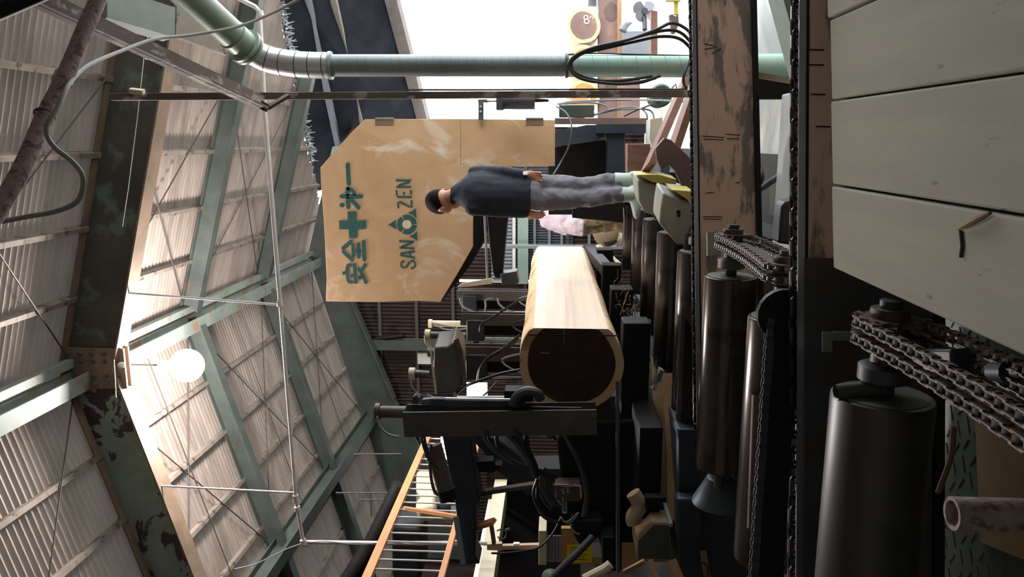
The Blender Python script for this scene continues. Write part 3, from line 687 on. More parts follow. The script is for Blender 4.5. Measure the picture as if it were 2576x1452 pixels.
    if J.get('collar', True):
        c0 = L(*T[-1][:3]); top.lathe(nb-(hc-nb).normalized()*.02, (hc-nb), [(0, .085), (.02, .078), (.045, .072)], 20)
    organic(top, mats['topname'], mats['top'], t, .011, 5, J.get('wr', .02), .09)
    # trousers
    tr = MB(); rows = [q for q in T if q[2] <= T[0][2]+.13]; torso(tr, .004, rows)
    for s in ('R', 'L'): limb(tr, J['leg'+s][:-1]+[tuple(Vector(J['leg'+s][-1])+Vector((0, 0, J.get('hem', .07))))], J['trouser'])
    organic(tr, 'trousers', mats['leg'], t, .011, 5, J.get('tw', .028), .095)
    for s in ('R', 'L'):
        a = L(*J['leg'+s][-1]); tdir = Vector(J['toe'+s]).normalized(); sd = tdir.cross(Z); g = a-Z*(J['leg'+s][-1][2])
        sm = MB(); sm.loft([ell(g+tdir*q+Z*zc, sd, Z, wd, hh) for q, zc, wd, hh in ((-.075, .045, .028, .040), (-.05, .052, .04, .051), (0, .052, .044, .052), (.06, .044, .047, .043), (.12, .036, .050, .035), (.17, .030, .044, .029), (.195, .026, .026, .02))])
        sm.tube([a-Z*.04, a+Z*.11], [.060, .066], 16); organic(sm, 'boot', mats['shoe'], t, .009, 3)
    return t, L
PB = P(1611, 484, 6.12)
FW = (-.6, .8)
J = dict(torso=[(0, 0, .80, .145, .110), (0, 0, .90, .148, .112), (0, -.005, 1.02, .142, .105), (.0, -.01, 1.16, .158, .112), (.0, -.015, 1.29, .178, .118), (.0, -.005, 1.38, .172, .105), (.005, .02, 1.435, .12, .085), (.01, .04, 1.47, .07, .065)],
         toprows=[(0, 0, .885, .158, .122), (0, 0, .95, .156, .120), (0, -.005, 1.03, .150, .115), (.0, -.01, 1.16, .162, .118), (.0, -.015, 1.29, .180, .122), (.0, -.005, 1.38, .174, .107), (.005, .012, 1.43, .142, .098), (.008, .03, 1.475, .098, .085), (.008, .055, 1.525, .076, .072), (.008, .068, 1.555, .070, .064)],
         legR=[(.066, 0, .83), (.080, .03, .47), (.10, -.02, .10)], legL=[(-.070, 0, .83), (-.030, .05, .47), (-.035, -.02, .10)], legr=[.078, .055, .040],
         armR=[(.172, -.02, 1.35), (.135, -.080, 1.12), (.095, -.112, .945)], handR=(.055, -.135, .78), armL=[(-.155, .0, 1.36), (-.150, .05, 1.12), (-.165, .06, .935)], handL=(-.165, .10, .80),
         toeR=(-.85, .25, 0), toeL=(-.92, -.10, 0), neck=(.008, .06, 1.52), head=(-.005, .135, 1.625), sideR=(-.8, .6), collar=False, tw=.034, tilt=math.radians(36), trouser=[.096, .076, .066], sleeve=[.064, .055, .044], wr=.012)
t, L = person(PB, FW, 'standing man in navy sweater and grey trousers, seen from behind, looking down at the log', J,
              dict(skin='skin', hair='hair', top='navy', topname='sweater', leg='grey_cloth', shoe='boot'), hs=1.22)
w = L(.091, -.115, .928); dd = (L(.055, -.135, .78)-w).normalized()
m = MB().lathe(w-dd*.015, dd, [(0, .034), (.03, .033)], 20, cap=False); sb = m.build('watch_strap', 'near_black', t)
q = w+Vector((.012, -.036, .002)); MB().box(q, (.034, .014, .038), .5).build('watch_face', 'white_paper', sb, bevel=.004)
MB().lathe(w-dd*.045, dd, [(0, .039), (.028, .038)], 20, cap=False).build('cuff', 'shirt', t)
# second person, bending behind him
PB2 = P(1646, 560, 9.0)
J2 = dict(torso=[(0, 0, .80, .15, .12), (0, .0, .92, .155, .12), (0, .03, 1.06, .16, .12), (0, .08, 1.2, .175, .12), (0, .13, 1.31, .175, .11), (0, .16, 1.37, .12, .09), (0, .18, 1.41, .07, .065)],
          toprows=[(0, 0, .84, .172, .142), (0, .0, .94, .178, .145), (0, .03, 1.06, .175, .135), (0, .08, 1.2, .185, .13), (0, .13, 1.31, .18, .115), (0, .16, 1.37, .125, .095), (0, .18, 1.415, .08, .075)],
          legR=[(.085, 0, .83), (.1, .03, .47), (.1, -.02, .10)], legL=[(-.085, 0, .83), (-.1, .05, .47), (-.1, -.02, .10)], legr=[.085, .062, .045],
          armR=[(.19, .12, 1.3), (.24, .08, 1.08), (.18, .26, .98)], handR=(.14, .36, .93), armL=[(-.19, .12, 1.3), (-.26, .05, 1.05), (-.2, .16, .88)], handL=(-.15, .24, .80),
          toeR=(.6, .8, 0), toeL=(.5, .8, 0), neck=(0, .18, 1.39), head=(0, .27, 1.52), tilt=math.radians(30), trouser=[.11, .09, .085], sleeve=[.07, .062, .05], wr=.035)
person(PB2, (.75, .65), 'second person in a pale lilac shirt and beige trousers bending behind the standing man', J2,
       dict(skin='skin', hair='hair', top='shirt', topname='shirt', leg='beige_cloth', shoe='dark_brown_wood'))
t = thing('platform', 'dark platform the second person stands on', 'platform', (PB2.x, PB2.y+.3, 0))
MB().box((PB2.x, PB2.y+.3, PB2.z-.05), (1.6, 1.4, .1)).build('deck', 'dark_machine', t); MB().box((PB2.x, PB2.y+.3, (PB2.z-.1)/2), (1.2, 1.0, PB2.z-.1)).build('base', 'near_black', t)
# ================================================================ LOG CARRIAGE AND MACHINES ON THE LEFT
def boxY(pts, Y, th, m, name, par=None, bevel=0): return MB().prism([onY(x, y, Y) for x, y in pts], (0, th, 0)).build(name, m, par, bevel=bevel)
def rect(x0, y0, x1, y1): return ((x0, y0), (x1, y0), (x1, y1), (x0, y1))
def hs(m, ps, d, r, n=6, seg=6): m.tube(spline([P(x, y, d if len(p) == 0 else p[0]) for x, y, *p in ps], n), r, seg)
car = thing('log_carriage', 'dark steel log carriage left of the log with four upright knees, cylinders and hoses', 'carriage', (-2.2, 6.2, .4))
# base
MB().box((-2.0, 6.5, 1.02), (.6, 4.3, .14)).build('bed', 'near_black', car, bevel=.01)
MB().box((-2.1, 6.8, .48), (.3, 3.6, .94)).build('side_rail', 'dark_machine', car)
for Y in (4.95, 6.1, 7.3, 8.35): MB().box((-1.55, Y, 1.07), (.75, .2, .18)).build('head_block', 'near_black', car, bevel=.01)
MB().box((-2.35, 5.2, 1.13), (.8, .7, .3)).build('drive_box', 'near_black', car, bevel=.02)
# knee nearest: brown I-beam post
Yk = 4.42
k1 = MB().ibeam(onY(1021, 1058, Yk), onY(1500, 1052, Yk), .16, .15, .012, (0, 1, 0)).build('knee', 'sheet_rust', car)
MB().box(tuple((onY(1021, 1058, Yk)+onY(1480, 1040, Yk))/2+Vector((0, .02, 0))), (.13, .02, 1.05)).build('front_strip', 'dark_machine', k1)
boxY(((1062, 1006), (1090, 1003), (1310, 1012), (1310, 1036), (1040, 1042)), Yk+.03, .04, 'shade_grey', 'slide_plate', k1)
boxY(((1085, 1004), (1320, 1008), (1325, 1036), (1066, 1038)), Yk+.02, .02, 'dark_grey_steel', 'worn_plate', k1)
MB().cyl(onY(1122, 1004, Yk-.03), onY(1287, 1006, Yk-.03), .010).build('piston_rod', 'chrome', k1)
MB().cyl(onY(1150, 999, Yk+.05), onY(1270, 999, Yk+.05), .007).build('piston_rod', 'chrome', k1)
m = MB().cyl(onY(950, 1036, Yk), onY(1022, 1037, Yk), .038); m.lathe(onY(945, 1035, Yk), (0, 0, -1), [(0, .03), (.0, .052), (.03, .052), (.03, .03)]); m.build('cylinder', 'sheet_rust', k1)
hs(m2 := MB(), [(948, 1048), (955, 1072), (975, 1092), (1003, 1100)], 4.4, .007); m2.build('hose', 'shade_grey', k1)
boxY(rect(1268, 984, 1340, 1012), Yk-.02, .12, 'near_black', 'guide_block', k1, .006)
m = MB(); m.tube(spline([onY(x, y, Yk-.05) for x, y in ((1291, 1020), (1297, 1003), (1310, 990), (1330, 984), (1352, 990), (1362, 1008))], 6), [.03]*30+[.02], 10); m.build('dog_hook', 'dark_grey_steel', k1)
boxY(((1034, 1036), (1038, 1000), (1046, 994), (1055, 1002), (1052, 1036)), Yk+.05, .06, 'sheet_rust', 'end_bracket', k1)
# knees further back
for i, (Yk, yp, x0, x1) in enumerate(((5.55, 887, 1155, 1330), (6.85, 802, 1160, 1330), (8.0, 742, 1150, 1330))):
    X = onY(1250, yp, Yk).x; zt = onY(x0, yp, Yk).z; zb = 1.05
    k = MB().ibeam((X, Yk, zb), (X, Yk, zt), .11, .11, .012, (0, 1, 0)).build('knee', 'sheet_rust' if i else 'rust_plate', car)
    MB().bar((X-.115, Yk+.05, zb), (X-.115, Yk+.05, zt-.10), .09, .10).build('guide_tube', 'near_black', k, bevel=.006)
    for dx in (-.050, -.185): MB().cyl((X+dx, Yk-.02, zb+.4), (X+dx, Yk-.02, zt-.16), .013).build('piston_rod', 'chrome', k)
    MB().box((X-.11, Yk, zb+.42), (.22, .16, .12)).build('clamp_block', 'near_black', k, bevel=.008)
    MB().box((X-.10, Yk, zt-.14), (.20, .15, .16)).build('top_block', 'dark_machine', k, bevel=.008)
    if i: m = MB().cyl((X-.33, Yk, zt-.2), (X-.33, Yk, zt+.28), .035); m.lathe((X-.33, Yk, zt+.28), (0, 0, 1), [(0, .048), (.04, .048), (.04, .02)]); m.box((X-.28, Yk, zt-.14), (.12, .08, .05)); m.build('cylinder', 'sheet_rust' if i < 2 else 'cream_paint', k)
    m = MB(); m.tube(spline([(X-.33, Yk-.04, zt+.25), (X-.38, Yk-.06, zt+.1), (X-.34, Yk-.1, zt-.15), (X-.2, Yk-.1, zt-.3)], 6), .008, 6)
    m.tube(spline([(X-.05, Yk-.08, zb+.5), (X-.12, Yk-.16, zb+.75), (X-.02, Yk-.12, zb+.95), (X+.06, Yk-.1, zb+.6)], 6), .009, 6)
    m.tube(spline([(X-.10, Yk-.09, zb+.45), (X-.16, Yk-.2, zb+.65), (X+.02, Yk-.2, zb+.8)], 6), .009, 6); m.build('hose', 'black_rubber' if i == 1 else 'shade_grey', k)
# loose curving hydraulic hoses behind the log
for nm, ps, d, r, mt in (('looping black hose', [(1308, 843), (1290, 858), (1262, 880), (1228, 900), (1210, 925), (1205, 955)], 5.3, .011, 'black_rubber'),
                         ('second black hose under the looping one', [(1305, 850), (1285, 870), (1252, 888), (1222, 908), (1206, 932), (1200, 962)], 5.35, .010, 'black_rubber'),
                         ('thin black hose rising to the piston', [(1308, 753), (1280, 772), (1240, 798), (1212, 815), (1207, 835)], 6.6, .010, 'black_rubber'),
                         ('grey hose hanging from the pale cylinder', [(1156, 748), (1162, 768), (1180, 780), (1205, 790), (1218, 795)], 7.7, .010, 'shade_grey'),
                         ('grey hose looping below the pale cylinder', [(1218, 795), (1222, 770), (1222, 756), (1240, 752)], 7.6, .010, 'shade_grey'),
                         ('grey hose curving toward the log top', [(1252, 750), (1256, 765), (1275, 780), (1310, 792)], 7.5, .010, 'shade_grey'),
                         ('black hose crossing low in front of the bright window', [(1150, 992), (1175, 970), (1215, 955), (1260, 940), (1310, 930)], 5.0, .011, 'black_rubber'),
                         ('thin cable from the bin to the window', [(1143, 1002), (1160, 985), (1180, 968), (1195, 958)], 4.9, .006, 'shade_grey')):
    hose('hose', [P(x, y, d) for x, y in ps], r, mt, nm+' behind the big log', 'hose', 'hydraulic hoses at the carriage')
# rusty bin
t = thing('sawdust_bin', 'worn grey and rust sheet-metal trough fixed between the carriage uprights', 'bin', tuple(P(1160, 930, 5.2)))
MB().prism([P(x, y, 4.95) for x, y in ((1092, 874), (1125, 872), (1140, 860), (1160, 885), (1165, 930), (1163, 965), (1150, 985), (1140, 990), (1097, 992), (1090, 940))], (.02, .35, .02)).build('shell', 'sheet_rust', t, bevel=.01)
MB().prism([P(x, y, 4.93) for x, y in ((1140, 858), (1152, 850), (1164, 884), (1170, 930), (1165, 965), (1158, 930), (1156, 890))], (0, .03, 0)).build('lip', 'rust_plate', t)
MB().bar(P(1083, 880, 4.94), P(1097, 992, 4.94), .012, .012).build('edge_rod', 'cream_paint', t)
hose('air_pipe', [P(x, y, 5.9) for x, y in ((1070, 845), (1072, 862), (1083, 874), (1086, 878))], .010, 'cream_paint', 'thin cream air pipe bending down beside the rusty trough', 'pipe')
t = thing('air_cylinder', 'long brown air cylinder above the sheet-metal trough', 'cylinder', tuple(P(1170, 846, 5.9)))
m = MB().cyl(P(1074, 843, 5.9), P(1172, 846, 5.9), .030); m.build('barrel', 'sheet_rust', t); MB().lathe(P(1070, 843, 5.9), (0, 0, -1), [(0, .03), (0, .045), (.04, .045)]).build('cap', 'cream_paint', t)
t = thing('air_cylinder', 'short brown air cylinder left of the trough with a hose dropping from it', 'cylinder', tuple(P(1080, 942, 5.2)))
MB().cyl(P(1036, 940, 5.2), P(1080, 943, 5.2), .028).build('barrel', 'sheet_rust', t); MB().lathe(P(1030, 940, 5.2), (0, 0, -1), [(0, .03), (0, .042), (.04, .042)]).build('cap', 'cream_paint', t)
m = MB(); hs(m, [(1035, 955), (1038, 975), (1055, 992), (1078, 998)], 5.15, .006); m.build('hose', 'shade_grey', t)
# small white boxes
tag(MB().box(onY(1068, 901, 14.25), (.22, .1, .26)).build('junction_box', 'white_paint'), 'small white electric box on the dark far wall', 'box')
# dark arm and arch
t = thing('turning_arm', 'big black tapering arm of the log turner, slanting up at the left of the carriage', 'arm', tuple(P(1400, 1300, 5.2)))
boxY(((1108, 1075), (1184, 1076), (1190, 1150), (1198, 1210), (1208, 1260), (1197, 1272), (1196, 1400), (1207, 1420), (1168, 1421), (1152, 1330), (1142, 1240), (1128, 1180)), 5.0, .22, 'blue_black', 'arm', t, .01)
MB().bar(onY(1147, 1300, 4.97), onY(1166, 1420, 4.97), .012, .04, (0, 0, 1)).build('edge_strip', 'bright_edge', t)
boxY(((1155, 1085), (1200, 1083), (1260, 1110), (1310, 1150), (1352, 1215), (1372, 1240), (1330, 1250), (1290, 1215), (1240, 1180), (1216, 1140), (1190, 1110)), 5.3, .2, 'blue_black', 'arch', t, .01)
boxY(((1200, 1162), (1240, 1160), (1246, 1170), (1262, 1172), (1240, 1190), (1205, 1188)), 5.1, .1, 'near_black', 'lug', t)
t = thing('hydraulic_cylinder', 'slanted brown hydraulic cylinder with a bent pipe between the fence and black arm', 'cylinder', tuple(P(1125, 1240, 5.0)))
MB().cyl(P(1090, 1120, 4.9), P(1122, 1235, 4.9), .055).build('barrel', 'sheet_rust', t); MB().lathe(P(1122, 1232, 4.9), P(1130, 1260, 4.9)-P(1122, 1232, 4.9), [(0, .06), (.07, .06), (.07, .04)], 12).build('cap', 'near_black', t)
m = MB(); hs(m, [(1085, 1118), (1081, 1160), (1086, 1210), (1094, 1238), (1104, 1246)], 4.85, .010); m.build('pipe', 'dark_grey_steel', t)
for ps in ([(1060, 1080), (1062, 1110), (1075, 1150), (1090, 1170), (1105, 1184)], [(1072, 1075), (1068, 1100), (1078, 1140), (1095, 1165), (1108, 1182)], [(1066, 1078), (1070, 1120), (1082, 1155), (1100, 1176)]):
    hose('hose', [P(x, y, 4.75) for x, y in ps], .008, 'dark_grey_steel', None, None)
hl = ('leftmost grey hose arching in front of the slanted cylinder', 'middle grey hose in front of the slanted cylinder', 'grey hose closest to the slanted cylinder barrel')
k = 0
for o in list(COL.objects):
    if o.name.startswith('hose') and o.parent is None and 'label' not in o: tag(o, hl[k], 'hose', 'hoses by the slanted cylinder'); k += 1
# thick bundle of hoses
hb = [([(1215, 1082), (1222, 1110), (1252, 1142), (1290, 1168)], 4.6, .009), ([(1228, 1082), (1232, 1110), (1262, 1142), (1296, 1165)], 4.62, .009), ([(1250, 1080), (1250, 1110), (1262, 1140), (1300, 1165), (1335, 1180)], 4.7, .013),
      ([(1262, 1080), (1285, 1100), (1310, 1130), (1330, 1160), (1345, 1200)], 4.65, .016), ([(1280, 1080), (1302, 1100), (1322, 1130), (1340, 1170), (1352, 1200)], 4.7, .018), ([(1295, 1080), (1310, 1100), (1318, 1112)], 4.6, .010), ([(1322, 1085), (1328, 1130), (1346, 1170), (1352, 1210)], 4.72, .016),
      ([(1352, 1205), (1342, 1240), (1352, 1275), (1372, 1300), (1398, 1314)], 4.6, .010), ([(1355, 1205), (1352, 1250), (1360, 1290), (1385, 1310), (1405, 1312)], 4.62, .012), ([(1360, 1200), (1362, 1225), (1375, 1250), (1392, 1272)], 4.6, .014), ([(1366, 1180), (1385, 1192), (1404, 1200)], 4.7, .016), ([(1345, 1190), (1358, 1225), (1372, 1260), (1390, 1280)], 4.65, .016)]
for i, (ps, d, r) in enumerate(hb):
    hose('hose', [P(x, y, d) for x, y in ps], r, 'dark_machine' if i % 3 else 'dark_grey_steel', 'dark hydraulic hose in the hanging bundle left of the nearest upright', 'hose', 'hanging hose bundle')
for ps, lb in (([(1372, 1086), (1385, 1092), (1395, 1105), (1398, 1100)], 'thin black cable across the pale blue panel'), ([(1368, 1078), (1372, 1092), (1384, 1100), (1402, 1104)], 'thin black cable looping low over the pale blue panel'), ([(1398, 1078), (1396, 1090), (1392, 1108)], 'upright black cable over the pale blue panel'), ([(1404, 1080), (1416, 1090), (1428, 1098)], 'black cable at the end of the pale blue panel')):
    hose('cable', [P(x, y, 5.4) for x, y in ps], .007, 'black_rubber', lb, 'cable', 'cables over the pale blue panel')
tag(MB().prism([P(x, y, 6.0) for x, y in ((1328, 1070), (1420, 1070), (1440, 1090), (1428, 1100), (1380, 1101), (1338, 1096))], (0, .05, 0)).build('panel', 'sky_blue_paint'), 'pale blue panel standing in for a bright window left of the nearest carriage upright', 'panel')  # painted board in place of the bright window behind the carriage
# manifold with pipes
t = thing('valve_block', 'cluster of small pipes and valves on a brown manifold', 'valve', tuple(P(1470, 1260, 4.7)))
boxY(rect(1396, 1222, 1460, 1262), 4.62, .12, 'rust_plate', 'body', t)
boxY(rect(1412, 1225, 1440, 1246), 4.6, .02, 'olive_box', 'gauge_plate', t)
m = MB()
for (x0, y0, x1, y1) in ((1392, 1220, 1430, 1221), (1428, 1222, 1430, 1240), (1442, 1222, 1462, 1224), (1462, 1224, 1463, 1254), (1398, 1236, 1399, 1252), (1414, 1232, 1420, 1242), (1416, 1252, 1417, 1290), (1424, 1264, 1425, 1290), (1415, 1290, 1426, 1291), (1404, 1260, 1412, 1270)): m.cyl(P(x0, y0, 4.56), P(x1, y1, 4.56), .006, seg=8)
m.build('pipework', 'bright_edge', t)
m = MB()
for ps in ([(1412, 1302), (1418, 1312), (1430, 1312), (1444, 1300), (1456, 1290)], [(1415, 1308), (1424, 1316), (1438, 1312), (1452, 1296)], [(1435, 1320), (1444, 1338), (1458, 1345)]): hs(m, ps, 4.55, .006)
m.build('wires', 'shade_grey', t)
# dark cabinets
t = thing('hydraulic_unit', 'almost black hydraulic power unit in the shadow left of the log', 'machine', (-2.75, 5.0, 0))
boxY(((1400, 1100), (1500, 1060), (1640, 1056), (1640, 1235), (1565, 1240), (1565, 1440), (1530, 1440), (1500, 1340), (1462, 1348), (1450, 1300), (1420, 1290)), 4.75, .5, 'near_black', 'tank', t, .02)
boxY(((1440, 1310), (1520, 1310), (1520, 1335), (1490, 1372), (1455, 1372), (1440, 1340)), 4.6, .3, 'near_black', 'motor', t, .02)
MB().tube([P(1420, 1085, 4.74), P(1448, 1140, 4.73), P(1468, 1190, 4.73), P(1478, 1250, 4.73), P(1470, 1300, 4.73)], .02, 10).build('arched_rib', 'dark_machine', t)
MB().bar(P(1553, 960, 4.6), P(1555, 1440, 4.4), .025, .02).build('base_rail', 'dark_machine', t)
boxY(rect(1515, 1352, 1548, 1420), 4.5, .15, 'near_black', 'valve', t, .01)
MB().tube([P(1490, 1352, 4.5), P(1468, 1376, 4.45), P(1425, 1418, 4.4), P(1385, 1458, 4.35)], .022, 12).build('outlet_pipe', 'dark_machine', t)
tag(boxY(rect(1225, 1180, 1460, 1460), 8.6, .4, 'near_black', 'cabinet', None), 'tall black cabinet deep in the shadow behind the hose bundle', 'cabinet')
hose('corrugated_hose', [P(x, y, 4.2) for x, y in ((1536, 1420), (1520, 1432), (1500, 1442), (1470, 1458))], .026, 'cream_paint', 'ribbed pale hose at the bottom edge under the black motor', 'hose')
m = MB().ball(P(1385, 1450, 5.2), (.05, .05, .06)); tag(m.build('lamp_cap', 'duct_green'), 'pale green rounded cap at the bottom edge', 'cap')
# ---- cream beam, black belt arm, conduit
tag(MB().bar((-4.2, 6.2, onX(1228, 1452, -4.2).z), (-4.2, 11.7, onX(1228, 1452, -4.2).z+.03), .26, .15).build('gantry_beam', 'cream_paint'), 'long cream painted gantry beam running back under the orange fence', 'beam')
tag(MB().bar((-4.36, 5.9, onX(1198, 1452, -4.36).z), (-4.36, 11.0, onX(1198, 1452, -4.36).z), .05, .05).build('gantry_rail', 'white_paint'), 'thin pale rail alongside the cream gantry beam', 'rail')
for i, (pa, pb, lb) in enumerate((((1205, 1240), (1350, 1219), 'slim tapering brown bar crossing the cream beam, upper of two'), ((1200, 1325), (1242, 1312), 'short tan bar crossing the cream beam near the pipe clip'))):
    tag(MB().bar(P(*pa, 5.6), P(*pb, 5.4), .03, .05, (0, 1, 0)).build('cross_bar', 'sheet_rust' if i == 0 else 'orange_paint'), lb, 'bar')
t = thing('wire_bracket', 'rusty bracket with a dangling wire loop and socket at the cream beam', 'bracket', tuple(P(1262, 1345, 5.6)))
MB().bar(P(1235, 1315, 5.6), P(1243, 1368, 5.6), .025, .05, (0, 1, 0)).build('arm', 'flange_rust', t)
m = MB(); hs(m, [(1250, 1336), (1262, 1332), (1274, 1340), (1270, 1354), (1258, 1356), (1252, 1350)], 5.58, .005); m.cyl(P(1272, 1335, 5.58), P(1283, 1331, 5.58), .012); m.build('wire', 'shade_grey', t)
# orange guard fence with upright bars
fx = -3.6
t = thing('guard_fence', 'orange guard fence with thin upright bars high up on the left', 'fence', (fx, 7.6, 2.53))
MB().bar((fx, 5.2, 3.16), (fx, 9.7, 3.17), .05, .075).build('top_rail', 'orange_paint', t)
MB().bar((fx, 5.2, 2.54), (fx, 9.7, 2.53), .04, .05).build('bottom_rail', 'orange_paint', t)
for k in range(28): MB().cyl((fx, 5.35+k*.152, 2.54), (fx, 5.35+k*.152, 3.15), .009, seg=8).build('bar', 'white_pvc', t)
MB().bar((fx, 6.9, 3.1), (fx+.05, 6.65, 2.45), .03, .045).build('brace', 'orange_paint', t)
# machines seen through the fence
t = thing('gantry_motor', 'cream cowling and dark motor seen through the orange fence', 'motor', (-4.9, 9.5, 2.2))
MB().bar(P(1075, 1196, 9.4), P(1075, 1300, 9.0), .3, .25, (0, 0, 1)).build('cowling', 'cream_paint', t, bevel=.05)
boxY(rect(1085, 1290, 1145, 1315), 9.0, .2, 'sheet_rust', 'flange', t); MB().cyl(P(1100, 1270, 9.1), P(1130, 1265, 9.1), .12).build('motor', 'dark_machine', t)
tag(boxY(rect(985, 1330, 1060, 1460), 8.3, .5, 'dark_machine', 'machine_hood', None, .05), 'dark rounded machine hood behind the fence at the bottom edge', 'hood')
hose('duct_hose', [P(x, y, 9) for x, y in ((1010, 1220), (990, 1260), (965, 1310), (935, 1370), (890, 1440), (870, 1470))], .11, 'near_black', 'fat black flexible duct sweeping down in front of the roof purlins', 'duct', seg=14)
hose('duct_hose', [onY(x, y, 14.25) for x, y in ((1015, 845), (990, 848), (945, 855), (925, 872), (916, 900), (912, 940), (912, 980))], .05, 'near_black', 'black bent hose on the far wall near the white electric box', 'hose', seg=12)
# thin hanging frame of pipes under the roof
for (a, b, lb) in (((845, 1240), (1005, 1240), 'long thin drop rod under the side beam'), ((905, 1257), (990, 1257), 'short thin rod below the long drop rod'), ((932, 1240), (934, 1300), 'cross rod joining the two thin drop rods'), ((890, 1143), (1010, 1142), 'thin rod hanging near the far girder')):
    tag(MB().tube([P(*a, 10.5), P(*b, 10.5)], .012, 6).build('hanging_rod', 'rod'), lb, 'rod', 'thin rods hanging under the roof')
# ---- notice board, box guard, wood on the lower left
t = thing('notice_panel', 'tan wooden panel with a yellow notice and a white sheet', 'panel', tuple(onY(1610, 1375, 6.0)))
boxY(rect(1412, 1330, 1612, 1420), 6.0, .05, 'cardboard', 'board', t)
boxY(rect(1608, 1336, 2050, 1346), 6.0, .05, 'brown_wood', 'leg', t); boxY(rect(1608, 1404, 2050, 1414), 6.0, .05, 'brown_wood', 'leg', t)
yn = boxY(rect(1426, 1372, 1489, 1416), 5.99, .006, 'yellow_paper', 'yellow_notice', t)
m = MB()
for r_ in range(6): m.bar(onY(1434, 1378+r_*6, 5.985), onY(1434+(38, 46, 30, 42, 36, 44)[r_], 1378+r_*6, 5.985), .004, .002, (0, -1, 0))
m.build('print', 'ink', yn)
wn = boxY(rect(1487, 1367, 1521, 1402), 5.99, .006, 'white_paper', 'white_notice', t)
m = MB()
for r_ in range(6): m.bar(onY(1490+r_*5, 1370, 5.985), onY(1490+r_*5, 1398, 5.985), .003, .002, (0, -1, 0))
m.build('print', 'grey_paper', wn)
t = thing('timetable_sheet', 'grey printed sheet with dark columns pinned beside the tan panel', 'sheet', tuple(onY(1412, 1380, 6.0)))
boxY(rect(1375, 1348, 1412, 1414), 6.0, .008, 'grey_paper', 'sheet', t)
m = MB()
for c_ in range(4):
    for r_ in range(14): m.bar(onY(1379+c_*8, 1353+r_*4.2, 5.995), onY(1379+c_*8+random.choice((3, 4, 5)), 1353+r_*4.2, 5.995), .005, .002, (0, -1, 0))
m.build('print', 'ink', t)
tag(boxY(rect(1355, 1336, 1375, 1422), 5.98, .26, 'cream_paint', 'shelf_board', None, .004), 'pale shelf board edge above the grey printed sheet', 'board')
tag(boxY(((1225, 1370), (1262, 1368), (1264, 1374), (1360, 1371), (1360, 1382), (1270, 1383), (1262, 1386), (1225, 1384)), 6.2, .04, 'beige_box', 'support_arm', None), 'tan support arm with a small white block below the cream beam', 'arm')
boxY(rect(1291, 1369, 1307, 1376), 6.17, .04, 'white_paper', 'white_block', bpy.data.objects['support_arm'], .004)
hose('cable', [P(x, y, 5.6) for x, y in ((1236, 1392), (1270, 1392), (1320, 1386), (1355, 1378), (1385, 1350), (1402, 1322), (1412, 1300))], .008, 'black_rubber', 'black cable sagging in front of the grey sheet up to the valves', 'cable')
# chamfered steel box
Yb = 4.2
t = thing('machine_guard_box', 'steel guard box with a chamfered top edge, tan with shade painted dark on its front', 'box', tuple(onY(1688, 1365, Yb)))
MB().prism([onY(x, y, Yb) for x, y in ((1603, 1361), (1644, 1320), (1685, 1320), (1688, 1410), (1602, 1407))], (0, .30, 0)).build('cover', 'beige_box', t, bevel=.004)
MB().prism([onY(x, y, Yb-.003) for x, y in ((1606, 1361), (1645, 1322), (1683, 1322), (1686, 1408), (1605, 1405))], (0, .006, 0)).build('front_shade', 'olive_box', t)  # darker colour stands in for shade on the front of the box
MB().bar(P(1670, 1262, 4.5), P(1688, 1322, 4.2), .02, .02).build('edge_strip', 'bright_edge', t)
MB().box(tuple(P(1648, 1262, 4.5)), (.08, .06, .12)).build('latch', 'near_black', t, bevel=.005)
hose('bent_pipe', [P(x, y, 4.55) for x, y in ((1592, 1240), (1604, 1258), (1610, 1272), (1600, 1288), (1592, 1302), (1596, 1318))], .045, 'beige_box', 'pale bent pipe entering the chamfered guard box', 'pipe', seg=14)
# planks and cabinet below
tag(MB().bar(P(1690, 940, 4.8), P(1701, 1312, 4.5), .03, .10, (0, 0, 1)).build('wood_rail', 'brown_wood'), 'tan lit timber rail left of the roller ends, inner of two', 'timber', 'tan timbers on the lower left')
tag(MB().bar(P(1660, 900, 5.4), P(1678, 1290, 5.0), .05, .12, (0, 0, 1)).build('wood_rail', 'brown_wood'), 'wider tan timber just left of the lit rail, outer of two', 'timber', 'tan timbers on the lower left')
tag(boxY(rect(1706, 1080, 1900, 1500), 4.15, .5, 'blue_black', 'base_cabinet', None, .01), 'dark blue steel base beside the far roller cones', 'base')
tag(boxY(rect(1702, 1255, 1770, 1360), 4.05, .1, 'blue_black', 'base_bracket', None, .02), 'dark blocky bracket on the blue steel base', 'bracket')
for ps, w_, lb in ((((1690, 1408), (1712, 1460)), .05, 'tan timber offcut under the chamfered box, left one'), (((1636, 1408), (1652, 1460)), .03, 'tan timber offcut under the chamfered box, right one'), (((1570, 1440), (1622, 1412)), .025, 'thin tan stick leaning to the chamfered box'), (((1768, 1385), (1782, 1470)), .035, 'narrow pale offcut below the large cone')):
    tag(MB().bar(P(*ps[0], 4.4), P(*ps[1], 4.35), w_, .02, (0, 1, 0)).build('timber_offcut', 'brown_wood'), lb, 'timber', 'offcuts at the bottom edge')
hose('cable', [P(x, y, 4.3) for x, y in ((1768, 1415), (1778, 1425), (1781, 1445), (1775, 1460))], .006, 'black_rubber', 'thin black cable looping beside the pale slat at the bottom edge', 'cable')
